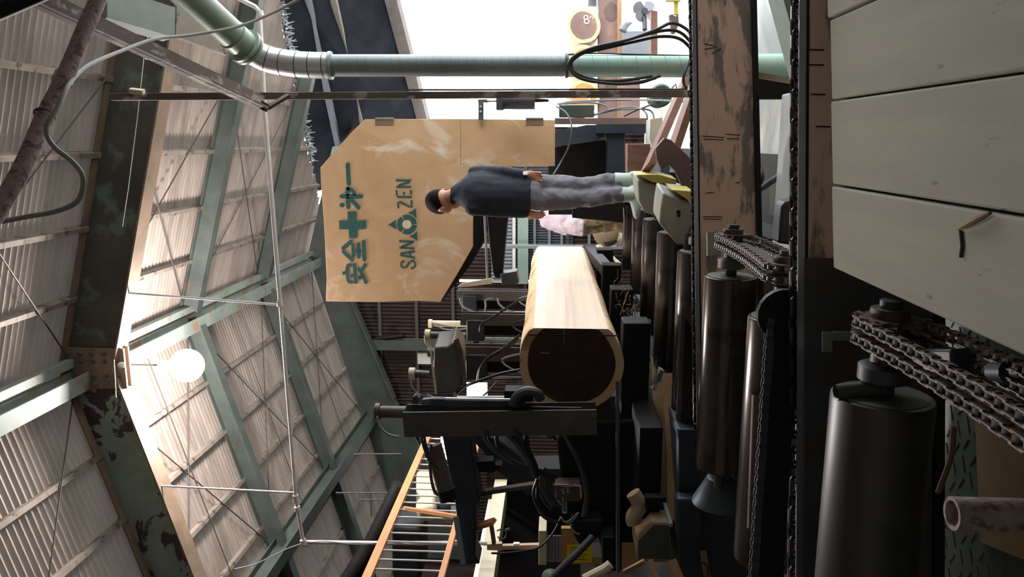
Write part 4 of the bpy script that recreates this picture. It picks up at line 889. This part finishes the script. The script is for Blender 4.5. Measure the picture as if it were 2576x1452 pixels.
# rags and chips hanging between rollers and log
def rag(pts, d, label, mt='rag'):
    m = MB(); ps = [P(x, y, d+random.uniform(-.03, .03)) for x, y in pts]; m.prism(ps, (.01, .04, .01)); tag(m.build('rag', mt), label, 'rag', 'torn rags at the roller ends')
rag(((1600, 752), (1564, 742), (1566, 762), (1553, 740), (1556, 762), (1562, 775), (1590, 772)), 6.2, 'torn grey rag on the left end of the sixth roller')
rag(((1592, 800), (1607, 812), (1612, 815), (1600, 835), (1586, 838), (1590, 824)), 5.7, 'small torn rag below the sixth roller rag')
rag(((1662, 930), (1672, 935), (1670, 950), (1650, 985), (1640, 980), (1648, 960)), 5.15, 'yellowish rag caught on the cone of the fifth roller')
t = tag(MB().prism([P(x, y, 5.6) for x, y in ((1584, 838), (1600, 862), (1618, 880), (1640, 905), (1640, 912), (1612, 912), (1596, 880))], (-.02, .25, 0)).build('chute', 'shade_grey'), 'grey curved steel chute plate between the log and the rollers', 'chute')
m = MB()
for k in range(70):
    x = random.uniform(1545, 1600); y = 700+(x-1535)*1.6+random.uniform(-20, 60); q = P(x, y, 6.0+random.uniform(-.2, .3)); m.tube([q, q+Vector((random.uniform(-.05, .05), 0, random.uniform(-.03, .03))), q+Vector((random.uniform(-.1, .1), random.uniform(-.05, .05), random.uniform(-.04, .0)))], .0025, 5)
tag(m.build('wood_fibres', 'beige_cloth'), 'frayed bark fibres between the log and rollers', 'fibres', kind='stuff')
tag(MB().box((-1.66, 6.2, .70), (.08, 4.9, .10)).build('roller_rail', 'dark_machine'), 'dark rail carrying the left roller ends', 'rail')
tag(MB().box((-.43, 6.6, .62), (.10, 4.3, .22)).build('roller_rail', 'dark_machine'), 'dark rail carrying the right roller ends', 'rail')
# ================================================================ LAMP, DUCT, PIPES, CABLES
LPp = onY(470, 920, 7.25)
t = thing('bulb_lamp', 'glaring bare globe lamp hanging below the ridge beam', 'lamp', tuple(LPp))
MB().ball(LPp, .17, 32).build('bulb', 'lamp_glow', t)
MB().lathe(LPp+Vector((0, 0, .16)), (0, 0, 1), [(0, .05), (.10, .05), (.14, .03)], 20).build('socket', 'white_pvc', t)
MB().cyl(LPp+Vector((0, 0, .29)), Vector((LPp.x, LPp.y, 6.1)), .008, seg=8).build('cord', 'rod', t)
def pipe_ring(m, c, ax, r, t_=.008): m.lathe(c-Vector(ax).normalized()*t_/2, ax, [(0, r), (t_, r)], 28)
DD = 5.2
t = thing('exhaust_duct', 'exhaust duct: green slanted top, silver segmented elbow, grey pipe and mint lower pipe', 'duct', tuple(P(1735, 165, DD)))
a, b = P(300, -168, DD-1.0), P(618, 118, DD-.1)
MB().cyl(a, b, .098).build('upper_pipe', 'duct_green', t)
m = MB(); d = (b-a).normalized(); m.lathe(b-d*.02, d, [(0, .098), (0, .125), (.02, .125), (.02, .098)], 28); m.lathe(b+d*.015, d, [(0, .098), (0, .12), (.018, .12), (.018, .098)], 28); m.torus(b-d*.13, d, .10, .006); m.build('flange', 'duct_green', t)
el = spline([P(622, 122, DD-.08), P(670, 148, DD), P(730, 160, DD), P(780, 164, DD), P(832, 165, DD)], 6)
MB().tube(el, [.088]*len(el), 28).build('elbow', 'silver', t)
m = MB()
for k in range(2, len(el)-1, 4): m.torus(el[k], el[k+1]-el[k-1], .088, .003, 28)
m.build('elbow_seams', 'dark_grey_steel', t)
c = P(832, 165, DD); vz = (P(1420, 165, DD)-c).normalized()
m = MB(); m.lathe(c-vz*.012, vz, [(0, .07), (0, .095), (.02, .095), (.02, .074)], 28); m.build('flange', 'duct_green', t)
MB().cyl(c, P(1420, 165, DD), .074).build('middle_pipe', 'duct_grey', t)
m = MB()
for k in range(28): q = c.lerp(P(1420, 165, DD), (k+.5)/28); m.torus(q, vz+Vector((.15, 0, 0)), .0742, .0006, 28, 4)
m.build('spiral_seam', 'dark_grey_steel', t)
q = P(1422, 165, DD); m = MB(); m.lathe(q, vz, [(0, .074), (0, .083), (.018, .083), (.018, .074)], 28); m.bar(q+Vector((0, -.08, 0)), q+Vector((0, -.12, -.02)), .02, .03); m.build('clamp', 'dark_grey_steel', t)
MB().cyl(P(1424, 165, DD), P(1772, 166, DD), .077).build('lower_pipe', 'mint', t)
m = MB()
for k in range(9): m.torus(P(1455+k*36, 165, DD), vz+Vector((.15, 0, 0)), .0775, .0012, 28, 4)
m.build('spiral_seam', 'duct_green', t)
MB().cyl(P(1772, 166, DD), Vector((P(1772, 166, DD).x, P(1772, 166, DD).y, 0)), .077).build('foot_pipe', 'mint', t)
hl = ['thickest black hose looping over the mint pipe', 'black hose following just inside the thickest loop', 'black hose loop with the lowest arch over the mint pipe']
for i, ps in enumerate(([(1748, 98, 5.0), (1725, 72, 5.0), (1690, 58, 5.0), (1650, 75, 5.0), (1580, 100, 5.0), (1500, 118, 5.0), (1450, 138, 5.0), (1430, 162, 5.0), (1440, 185, 5.0), (1480, 203, 5.0), (1560, 211, 5.0), (1620, 204, 5.05), (1660, 191, 5.1)],
                       [(1748, 118, 5.02), (1715, 84, 5.02), (1680, 76, 5.02), (1620, 88, 5.02), (1540, 112, 5.02), (1470, 132, 5.02), (1436, 158, 5.02), (1442, 180, 5.02), (1490, 200, 5.02), (1560, 203, 5.02), (1640, 192, 5.1)],
                       [(1746, 130, 5.04), (1710, 98, 5.04), (1660, 92, 5.04), (1590, 106, 5.04), (1510, 124, 5.04), (1460, 136, 5.04), (1438, 156, 5.04), (1450, 186, 5.04), (1520, 205, 5.04), (1600, 209, 5.06), (1650, 196, 5.1)])):
    hose('hose', [P(*p) for p in ps], .011, 'black_rubber', hl[i], 'hose', 'black hoses looped on the mint pipe')
hose('hose', [P(*p) for p in ((1736, 150, 5.08), (1722, 185, 5.05), (1720, 210, 5.05), (1728, 224, 5.05))], .010, 'black_rubber', 'short black hose dangling from the bottom of the mint pipe', 'hose')
hose('cable', [P(*p) for p in ((1428, 137, 5.15), (1500, 134, 5.15), (1600, 137, 5.15), (1735, 140, 5.15))], .005, 'black_rubber', 'thin black cable along the right edge of the mint pipe', 'cable')
# steel post with cylinder
t = thing('steel_post', 'thin dark square steel post right of the plywood guard, rising to the roof', 'post', tuple(P(1725, 236, 5.0)))
MB().bar(P(280, 244, 4.9), P(1728, 236, 5.0), .045, .045, (0, 1, 0)).build('post', 'old_wood', t, bevel=.003)
MB().bar(P(1728, 236, 5.0), Vector((P(1728, 236, 5).x, P(1728, 236, 5).y, 0)), .044, .044, (0, 1, 0)).build('post_foot', 'dark_machine', t)
MB().bar(P(328, 228, 4.86), P(362, 232, 4.86), .04, .03).build('block', 'cream_paint', t)
hose('cable', [P(1025, 226, 5.05), P(1250, 226, 5.05), P(1500, 225, 5.05), P(1728, 225, 5.05)], .006, 'dark_grey_steel', 'thin cable running down beside the square steel post', 'cable')
t = thing('air_cylinder', 'grey pneumatic cylinder hung beside the steel post against the bright sky', 'cylinder', tuple(P(1345, 254, 6.9)))
MB().cyl(P(1262, 254, 6.9), P(1345, 254, 6.9), .075).build('barrel', 'dark_grey_steel', t); MB().box(P(1258, 254, 6.9), (.16, .16, .06)).build('head', 'dark_grey_steel', t)
MB().cyl(P(1225, 254, 6.9), P(1258, 254, 6.9), .010).build('rod', 'chrome', t); MB().cyl(P(1345, 252, 6.9), P(1380, 253, 6.9), .02, .012).build('tail', 'near_black', t)
m = MB(); m.prism([P(x, y, 7.2) for x, y in ((1203, 250), (1216, 250), (1216, 302), (1203, 302))], (0, .03, 0)); m.bar(P(1206, 254, 7.15), P(1226, 254, 7.0), .03, .03); m.build('bracket', 'dark_grey_steel', t)
m = MB()
for y in (268, 280): m.cyl(P(1209, y, 7.19), P(1209, y, 7.185), .012)
m.build('bolt', 'white_paint', t)
# dusty cable trough
t = thing('cable_trough', 'dusty brown cable trough slanting across the roof to the steel post', 'trough', tuple(P(665, 262, 4.8)))
a, b = P(-180, -138, 3.0), P(662, 258, 4.75)
MB().bar(a, b, .016, .085, P(300, 60, 3.4)-P(300, 130, 3.4)).build('side', 'old_wood', t)
MB().bar(a+(P(300, 131, 3.4)-P(300, 110, 3.4))*.9, b+(P(300, 131, 3.4)-P(300, 110, 3.4))*.9, .08, .014, P(300, 60, 3.4)-P(300, 130, 3.4)).build('bottom', 'old_wood', t)
for x, y, d_ in ((178, 30, 3.65), (368, 124, 4.05), (500, 182, 4.35)): MB().bar(P(x, y-20, d_-.03), P(x+3, y+24, d_-.03), .02, .02, (0, 1, 0)).build('strap', 'white_pvc', t)
m = MB(); m.bar(P(640, 252, 4.75), P(672, 272, 4.75), .05, .05); m.bar(P(672, 272, 4.75), P(725, 240, 4.85), .02, .03); m.build('end_bracket', 'rod', t)
# mauve overhead pipe
t = thing('overhead_pipe', 'rough mauve insulated pipe crossing the near roof corner', 'pipe', tuple(P(120, 300, 2.6)))
pp = spline([P(330, -240, 3.1), P(262, -40, 2.9), P(215, 70, 2.8), P(165, 190, 2.7), P(110, 300, 2.6), P(55, 425, 2.5), P(-25, 560, 2.4), P(-160, 780, 2.2)], 8)
MB().tube(pp, [.029]*len(pp), 20).build('pipe', 'mauve_pipe', t)
MB().lathe(P(160, 196, 2.71), P(140, 240, 2.66)-P(160, 196, 2.71), [(-.012, .029), (-.012, .034), (.022, .034), (.022, .029)], 20).build('collar', 'white_pvc', t)
MB().torus(P(112, 290, 2.61), P(140, 240, 2.66)-P(160, 196, 2.71), .031, .004).build('clip', 'rod', t)
hose('cable', [P(*p) for p in ((770, -12, 4.6), (690, 30, 4.5), (600, 66, 4.3), (480, 88, 4.0), (390, 98, 3.7), (300, 130, 3.3), (220, 165, 2.9), (178, 205, 2.68), (160, 235, 2.6), (140, 280, 2.55), (118, 312, 2.52), (120, 345, 2.52), (142, 375, 2.52), (180, 405, 2.52), (206, 438, 2.52), (208, 475, 2.52), (190, 510, 2.52), (140, 532, 2.52), (70, 545, 2.5), (-20, 562, 2.48))], .0085, 'cable_green', 'grey-green cable drooping from the mauve pipe up over the silver elbow', 'cable')
tag(MB().tube([P(260, -86, 2.6), P(60, 0, 2.6), P(25, 15, 2.6), P(-220, 120, 2.6)], .03, 12).build('corner_pipe', 'near_black'), 'black pipe end in the extreme roof corner', 'pipe')
# white conduit under the girder
t = thing('conduit_pipe', 'long thin white conduit hung under the roof, dropping down at the left end', 'conduit', tuple(onY(1380, 1384, 6.7)))
MB().tube([onY(x, y, 6.7) for x, y in ((420, -95), (642, 17), (653, 30), (665, 270), (705, 762))], .020, 12).build('pipe', 'white_pvc', t)
MB().tube([onY(x, y, 6.7) for x, y in ((705, 762), (745, 1262), (763, 1362))], .017, 12).build('pipe', 'white_pvc', t)
MB().tube([onY(x, y, 6.7) for x, y in ((763, 1364), (980, 1367), (1160, 1366), (1240, 1368))], .020, 12).build('drop_pipe', 'white_pvc', t)
for (x, y, dx, dy) in ((653, 28, 4, 14), (703, 757, 2, 14), (743, 1246, 2, 16), (747, 1275, 2, 10), (761, 1358, 3, 10), (763, 1368, 14, 1), (1140, 1366, 16, 0)): MB().cyl(onY(x, y, 6.7), onY(x+dx, y+dy, 6.7), .028, seg=14).build('joint', 'white_pvc', t)
for pa, pb in (((322, 737), (698, 766)), ((396, 1222), (742, 1240))): MB().tube([onY(*pa, 6.74), onY(*pb, 6.7)], .010, 8).build('hanger_rod', 'white_pvc', t)
m = MB(); m.tube(spline([onY(x, y, 6.68) for x, y in ((770, 1366), (820, 1362), (900, 1370), (980, 1364), (1060, 1372), (1150, 1362), (1158, 1374))], 6), .004, 6); m.tube(spline([onY(x, y, 6.68) for x, y in ((758, 1368), (720, 1382), (680, 1402), (640, 1420), (590, 1432))], 6), .006, 6); m.build('loose_wire', 'shade_grey', t)
t = thing('ceiling_hook', 'small white insulator with a pull string on the main girder near the duct', 'insulator', tuple(onY(386, 50, 6.6)))
MB().lathe(onY(384, 50, 6.6), (.3, 0, 1), [(0, .02), (.03, .028), (.04, .018), (.06, .026), (.07, .02)], 14).build('insulator', 'white_paint', t)
MB().tube([onY(x, y, 6.55) for x, y in ((378, 58), (362, 145), (345, 300), (322, 480), (308, 570))], .0035, 6).build('string', 'white_paint', t)
t = thing('ceiling_hook', 'white porcelain knob with wire at the ridge joint below the girder', 'insulator', tuple(onY(302, 920, 6.55)))
MB().lathe(onY(302, 920, 6.55), (.2, -.5, -.5), [(0, .022), (.03, .03), (.045, .02), (.07, .03), (.08, .02)], 14).build('insulator', 'white_paint', t)
MB().tube([onY(287, 905, 6.55), onY(292, 1000, 6.55)], .004, 6).build('wire', 'white_paint', t)
# green steel bits at the top of the picture
tag(MB().bar(P(255, 10, 5.2), P(425, 62, 5.6), .22, .16).build('roof_brace', 'pale_green_steel'), 'pale green steel brace at the top edge between trough and duct', 'brace')
tag(MB().bar(P(440, 45, 5.9), P(570, 95, 6.3), .3, .04).build('roof_brace', 'purlin'), 'brown timber brace behind the green duct at the top', 'brace')

# ================================================================ OUTSIDE ON THE RIGHT
# neighbouring canopy roof
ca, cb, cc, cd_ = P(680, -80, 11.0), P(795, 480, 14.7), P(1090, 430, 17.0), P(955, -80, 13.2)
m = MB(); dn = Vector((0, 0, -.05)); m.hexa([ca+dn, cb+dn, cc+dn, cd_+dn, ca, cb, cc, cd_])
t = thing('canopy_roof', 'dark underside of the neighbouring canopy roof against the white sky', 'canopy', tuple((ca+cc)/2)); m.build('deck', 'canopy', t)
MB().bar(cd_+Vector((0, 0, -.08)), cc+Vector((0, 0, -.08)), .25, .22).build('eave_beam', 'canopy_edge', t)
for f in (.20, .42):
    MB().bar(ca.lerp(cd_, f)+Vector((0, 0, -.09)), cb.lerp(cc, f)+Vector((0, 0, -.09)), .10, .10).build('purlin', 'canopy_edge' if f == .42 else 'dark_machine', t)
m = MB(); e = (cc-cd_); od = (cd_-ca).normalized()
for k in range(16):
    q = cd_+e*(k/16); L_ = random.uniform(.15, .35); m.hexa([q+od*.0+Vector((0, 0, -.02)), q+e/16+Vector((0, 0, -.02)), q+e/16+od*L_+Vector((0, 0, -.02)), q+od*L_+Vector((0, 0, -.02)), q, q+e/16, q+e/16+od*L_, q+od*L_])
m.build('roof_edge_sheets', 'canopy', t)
# log deck with logs
YL = 12.0
t = thing('log_deck', 'rusty outdoor log deck beam with oval holes and a yellow lower flange', 'rack', tuple(onY(1640, 130, YL)))
boxY(rect(1506, -80, 1556, 330), YL, .35, 'rust_column', 'beam', t)
boxY(rect(1553, -80, 1564, 330), YL-.06, .45, 'brown_wood', 'flange', t)
m = MB()
for (cx_, cy_, rx, ry) in ((1537, 30, 17, 25), (1537, 222, 15, 20)): MB().prism([onY(cx_+rx*math.cos(a*.3927), cy_+ry*math.sin(a*.3927), YL-.004) for a in range(16)], (0, .01, 0)).build('hole', 'rust_plate', t)
boxY(rect(1484, -60, 1506, -5), YL, .1, 'rust_column', 'stake', t); boxY(rect(1480, -30, 1500, 14), YL+.2, .1, 'shade_grey', 'stake', t)
boxY(rect(1564, 78, 1640, 134), YL-.1, .3, 'shade_grey', 'leg_plate', t); boxY(rect(1560, 195, 1610, 300), YL-.1, .3, 'rust_column', 'leg_plate', t)
for i, (cx_, cy_, r_, lb) in enumerate(((1468, 64, 40, 'topmost yard log end with a chalked figure 8, right against the white sky'), (1470, 155, 38, 'yard log end half hidden behind the mint pipe'), (1468, 244, 40, 'orange-tan yard log end crossed by the steel post'))):
    t = thing('yard_log', lb, 'log', tuple(onY(1508, cy_, YL)), 'yard logs on the rusty deck')
    c = onY(cx_, cy_, YL-.15); R_ = r_*12/FPX; hr = R_*.78
    lp = lambda Y, R, s: [Vector((c.x+R*(1+.03*math.sin(2*k*.1963+i)+.02*math.sin(5*k*.1963))*math.cos(k*.1963), Y, c.z+R*(1+.03*math.sin(2*k*.1963+i))*math.sin(k*.1963))) for k in range(32)]
    MB().loft([lp(c.y, R_, 0), lp(c.y+3, R_*1.05, 0)]).build('trunk', 'bark_wood', t)
    MB().loft([lp(c.y-.006, hr, 0), lp(c.y+.02, hr, 0)]).build('heartwood', 'rust_column' if i == 0 else 'cardboard', t)
    if i == 0:
        m = MB(); z0 = lambda x, y: onY(x, y, c.y-.012)
        for ps in ([(1474+5*math.cos(k*.5236), 44+5*math.sin(k*.5236)) for k in range(13)], [(1476+6*math.cos(k*.5236), 54+5.5*math.sin(k*.5236)) for k in range(13)], [(1484, 46), (1487, 41)], [(1490, 48), (1493, 42)]):
            m.tube([z0(*p) for p in ps], .008, 6)
        m.build('chalk_mark', 'chalk', t)
    else:
        m = MB(); m.tube([onY(x, cy_+dy, c.y-.012) for x, dy in ((1475, -12), (1485, 2), (1478, 12))], .010, 6); m.tube([onY(x, cy_+dy, c.y-.012) for x, dy in ((1488, -8), (1482, 8))], .010, 6); m.build('chalk_mark', 'chalk', t)
# fan-like rotor and fittings
t = thing('rotor_fan', 'small grey-blue fan rotor on a stand in the bright yard', 'fan', tuple(P(1640, 40, 9)))
fc = P(1622, 28, 9)
for k in range(4):
    a = math.radians(35+90*k); dv = (P(1622+30*math.cos(a), 28+24*math.sin(a), 9)-fc); s_ = dv.cross(Vector((0, 1, 0))).normalized()
    m = MB(); m.loft([[fc+dv*f+s_*w+Vector((0, .03*w/.06, 0)) for w in (-wd, wd)]+[fc+dv*f+s_*w+Vector((0, .012+.03*w/.06, 0)) for w in (wd, -wd)] for f, wd in ((.05, .025), (.4, .05), (.75, .07), (1.0, .045), (1.1, .02))]); m.build('blade', 'shade_grey', t)
MB().cyl(fc+Vector((0, -.03, 0)), fc+Vector((0, .08, 0)), .035).build('hub', 'dark_grey_steel', t)
MB().cyl(fc+Vector((0, .05, 0)), P(1622, 75, 9), .03).build('stand', 'dark_grey_steel', t)
tag(boxY(rect(1638, 28, 1654, 136), 8.5, .1, 'dark_brown_wood', 'yard_rail', None), 'brown rail beside the small fan rotor', 'rail')
tag(MB().tube(spline([P(x, y, 9) for x, y in ((1566, 78), (1572, 66), (1582, 60), (1590, 58))], 5), [.05, .05, .048, .046, .044, .042, .04, .038, .034, .03, .026, .022, .018, .014, .010, .006], 10).build('horn', 'shade_grey'), 'curved grey horn-shaped piece above the grey leg plate', 'horn')
t = thing('yellow_frame', 'yellow cross-shaped frame piece in the yard at the top edge', 'frame', tuple(P(1700, 10, 8)))
boxY(rect(1696, -20, 1706, 36), 8, .05, 'yellow_paint', 'upright', t); boxY(rect(1676, -4, 1712, 3), 7.98, .05, 'yellow_paint', 'bar', t)
tag(boxY(((1684, 38), (1692, 36), (1700, 42), (1706, 34), (1708, 60), (1698, 84), (1690, 82)), 8, .08, 'canopy_edge', 'yard_bracket', None), 'rusty bracket under the yellow frame piece', 'bracket')
t = thing('green_motor', 'round dark green motor behind the steel post near the beam', 'motor', tuple(P(1690, 240, 6.6)))
MB().lathe(P(1663, 240, 6.6), (0, 1, 0), [(0, .05), (0, .085), (.02, .10), (.25, .10), (.26, .08)], 28).build('body', 'green_machine', t)
m = MB(); m.tube([P(1690, 222, 6.6), P(1700, 212, 6.6), P(1702, 222, 6.6)], .007, 8); m.tube([P(1700, 232, 6.6), P(1714, 224, 6.6), P(1716, 250, 6.6)], .007, 8); m.build('handle', 'dark_grey_steel', t)
tag(boxY(rect(1396, 297, 1626, 312), 7.0, .2, 'rust_column', 'saw_post', None), 'brown upright plank edge beside the saw housing', 'post')
tag(boxY(rect(1406, 264, 1495, 295), 7.05, .15, 'olive_box', 'switch_box', None, .005), 'olive grey switch box on the brown upright plank', 'box')
for ps, lb in (([(1402, 262, 6.9), (1440, 256, 6.9), (1540, 252, 6.9), (1640, 252, 6.5), (1735, 256, 6)], 'long pale cable from the switch box to the beam'), ([(1495, 290, 6.9), (1540, 275, 6.9), (1600, 270, 6.9), (1625, 285, 6.8), (1628, 310, 6.8)], 'cable arching right of the switch box'), ([(1495, 288, 6.92), (1560, 276, 6.9), (1630, 276, 6.8), (1645, 300, 6.7), (1635, 320, 6.7)], 'outer cable arching past the brown plank end'), ([(1570, 292, 6.9), (1600, 278, 6.9), (1640, 262, 6.7), (1670, 244, 6.5)], 'dark cable slanting up to the green motor'),
                   ([(1400, 268, 6.85), (1425, 285, 6.7), (1438, 320, 6.6), (1430, 370, 6.6), (1410, 410, 6.6), (1392, 440, 6.5)], 'grey cable hanging in front of the saw housing down to the man'), ([(1406, 262, 6.88), (1480, 258, 6.88), (1520, 265, 6.88), (1528, 280, 6.88)], 'pale cable curling at the top of the switch box')):
    hose('cable', [P(*p) for p in ps], .008, 'cable_dark' if 'dark' in lb or 'grey' in lb else 'shade_grey', lb, 'cable', 'cables around the switch box')
t = thing('blue_building', 'pale blue building far outside between steel post and guard board', 'building', tuple(P(1400, 262, 30)))
boxY(rect(1291, 222, 1400, 300), 30, 5, 'sky_blue_paint', 'wall', t)
for y in (255, 283): boxY(rect(1294, y, 1398, y+3), 29.95, .06, 'white_paint', 'ledge', t)
tag(boxY(rect(1437, -300, 1482, 40), 32, 4, 'sky_blue_paint', 'far_building', None), 'pale blue far building behind the topmost yard log', 'building')
# wood and plates behind the far beam
tag(MB().bar(P(1628, 428, 5.6), P(1800, 32, 6.3), .05, .20, (0, 1, 0)).build('leaning_board', 'dark_brown_wood'), 'reddish brown board leaning left of the green motor, front one', 'board', 'leaning boards behind the beam')
tag(MB().bar(P(1690, 390, 5.3), P(1835, -45, 5.9), .05, .22, (0, 1, 0)).build('leaning_board', 'dark_brown_wood'), 'reddish board standing close to the rust-pink beam', 'board', 'leaning boards behind the beam')
tag(MB().prism([P(x, y, 5.0) for x, y in ((1650, 372), (1672, 346), (1688, 352), (1742, 402), (1860, 470), (1860, 520), (1744, 500), (1722, 482), (1698, 430), (1682, 412), (1664, 428), (1652, 400))], (.0, .06, 0)).build('rusty_cam', 'rust_plate', bevel=.006), 'rusty reddish lever plate rising behind the worn beam beside the yellow plate', 'plate')
tag(boxY(rect(1578, 362, 1636, 440), 6.3, .2, 'dark_brown_wood', 'timber_block', None, .006), 'dark red-brown timber block right of the boots', 'block')
tag(boxY(((1636, 300), (1666, 296), (1668, 340), (1642, 372), (1634, 350)), 6.6, .3, 'concrete', 'concrete_foot', None), 'pale concrete footing behind the leaning boards', 'footing')
def guard(pts, d, dp, label, ypts, yl):
    t = thing('roller_guard', label, 'guard', tuple(P(pts[2][0], pts[2][1], d)))
    MB().prism([P(x, y, d) for x, y in pts], dp).build('shell', 'guard_paint', t, bevel=.012)
    MB().prism([P(x, y, d-.02) for x, y in ypts], (.02, .2, .008)).build('plate', 'yellow_paint', t)
    return t
t = guard(((1668, 484), (1738, 512), (1742, 560), (1722, 618), (1706, 617), (1658, 563), (1662, 520)), 4.55, (.05, .25, .01), 'pale wedge-shaped roller guard with two black holes, nearest the rust-pink beam', ((1692, 478), (1744, 482), (1744, 508), (1738, 508)), '')
for x, y, r_ in ((1707, 534, .012), (1708, 543, .009)): MB().cyl(P(x, y, 4.545), P(x, y, 4.54), r_).build('hole', 'near_black', t)
guard(((1604, 452), (1636, 462), (1682, 470), (1684, 540), (1655, 548), (1618, 532), (1606, 505)), 5.5, (.05, .3, .01), 'pale blocky roller guard under the boots of the standing man', ((1602, 440), (1660, 440), (1702, 452), (1700, 464), (1640, 458)), '')
# under the far beam: lit things on the ground
tag(MB().bar(P(1944, -60, 3.3), P(2070, 400, 3.15), .03, .19, (0, 1, 0)).build('diagonal_strut', 'peeled_girder'), 'peeling pale green diagonal strut between the two chain beams', 'strut')
q = P(1885, 220, 4.6); tag(MB().box((q.x, q.y+.1, .27), (.13, .13, .53)).build('beam_leg', 'near_black'), 'black short leg under the rust-pink beam', 'leg')
tag(MB().bar(P(1910, 190, 4.3), P(2000, 205, 4.2), .12, .03, (1, 0, 0)).build('board_stub', 'cream_paint'), 'cream board stub above the black leg', 'board')
q = onZ(1985, 480, .28); tag(MB().box((q.x+.10, q.y+.1, .14), (.9, .35, .28)).build('step_block', 'concrete', bevel=.01), 'pale concrete step between the chain beams', 'step')
hose('hose', [onZ(x, y, .30) for x, y in ((1897, 418), (1910, 425), (1915, 445), (1908, 465), (1898, 472))], .02, 'dark_grey_steel', 'dark bent hose end on the pale step', 'hose')
tag(MB().tube([P(1916, 474, 5.0), P(1994, 420, 4.6)], .02, 12).build('steel_tube', 'shade_grey'), 'grey steel tube lying slanted behind the near chain', 'tube')
tag(boxY(((1966, 520), (1976, 508), (2010, 500), (2010, 620), (1956, 612)), 2.95, .1, 'dark_machine', 'sprocket_guard', None, .01), 'dark trapezoid guard behind the near chain beam', 'guard')
tag(MB().box((-.72, 6.4, .12), (.2, 3, .24)).build('sill_beam', 'near_black'), 'dark sill under the roller bed', 'beam')
# far rails seen between man and log
tag(MB().bar(onY(1316, 450, 14.2), onY(1316, 712, 14.2), .2, .2).build('far_rail', 'rail_green'), 'pale green horizontal beam far behind the log', 'beam')
tag(MB().bar(onY(1293, 480, 14.25), onY(1293, 712, 14.25), .07, .06).build('far_rail', 'white_paint'), 'thin white rail just above the far green beam', 'rail')
for x, lb in ((1345, 'first dim upright rail right of the green beam'), (1382, 'second dim rail, near the wavy strip'), (1413, 'third dim rail beyond the lilac shirt'), (1482, 'pale rail beside the far motor')):
    tag(MB().bar(onY(x, 480, 14.28), onY(x, 720, 14.28), .06, .05).build('far_rail', 'shade_grey'), lb, 'rail', 'thin rails far behind the log')
tag(MB().corr(onY(1440, 700, 14.33), (0, 0, 1.1), (2.2, 0, 0), .05, .01, (0, -1, 0), 2).build('shutter', 'dark_grey_steel'), 'dark ribbed shutter far behind the log top', 'shutter')
tag(MB().corr(onY(1288, 710, 14.33), (0, 0, .4), (2.2, 0, 0), .07, .012, (0, -1, 0), 2).build('shutter', 'shade_grey'), 'ribbed sheet left of the guide arm with daylight put into its lighter grey', 'sheet')  # daylight on the far corrugation, put into a paler sheet colour
t = thing('far_motor', 'round tan motor on a far machine behind the log, below the second person', 'motor', tuple(P(1555, 580, 9.5)))
MB().lathe(P(1524, 582, 9.6), (0, -1, 0), [(0, .17), (.2, .17), (.22, .14), (.23, .05)], 28).build('body', 'beige_cloth', t); boxY(rect(1552, 548, 1566, 620), 9.4, .4, 'cream_paint', 'base', t)
tag(MB().bar(P(1480, 625, 8.8), P(1545, 700, 7.4), .1, .12).build('side_rail', 'dark_grey_steel'), 'dark slanting rail right of the far end of the log', 'rail')
tag(MB().bar(P(1505, 640, 9.4), P(1556, 690, 8.2), .25, .05).build('far_plate', 'cream_paint'), 'bright cream plate behind the slanting rail', 'plate')
tag(MB().prism([onY(x, y, 6.95) for x, y in ((1150, 723), (1160, 714), (1234, 701), (1242, 706), (1236, 714), (1200, 719))], (0, .03, 0)).build('guide_plate', 'cream_paint'), 'pale pointed plate below the tip of the black guide arm', 'plate')
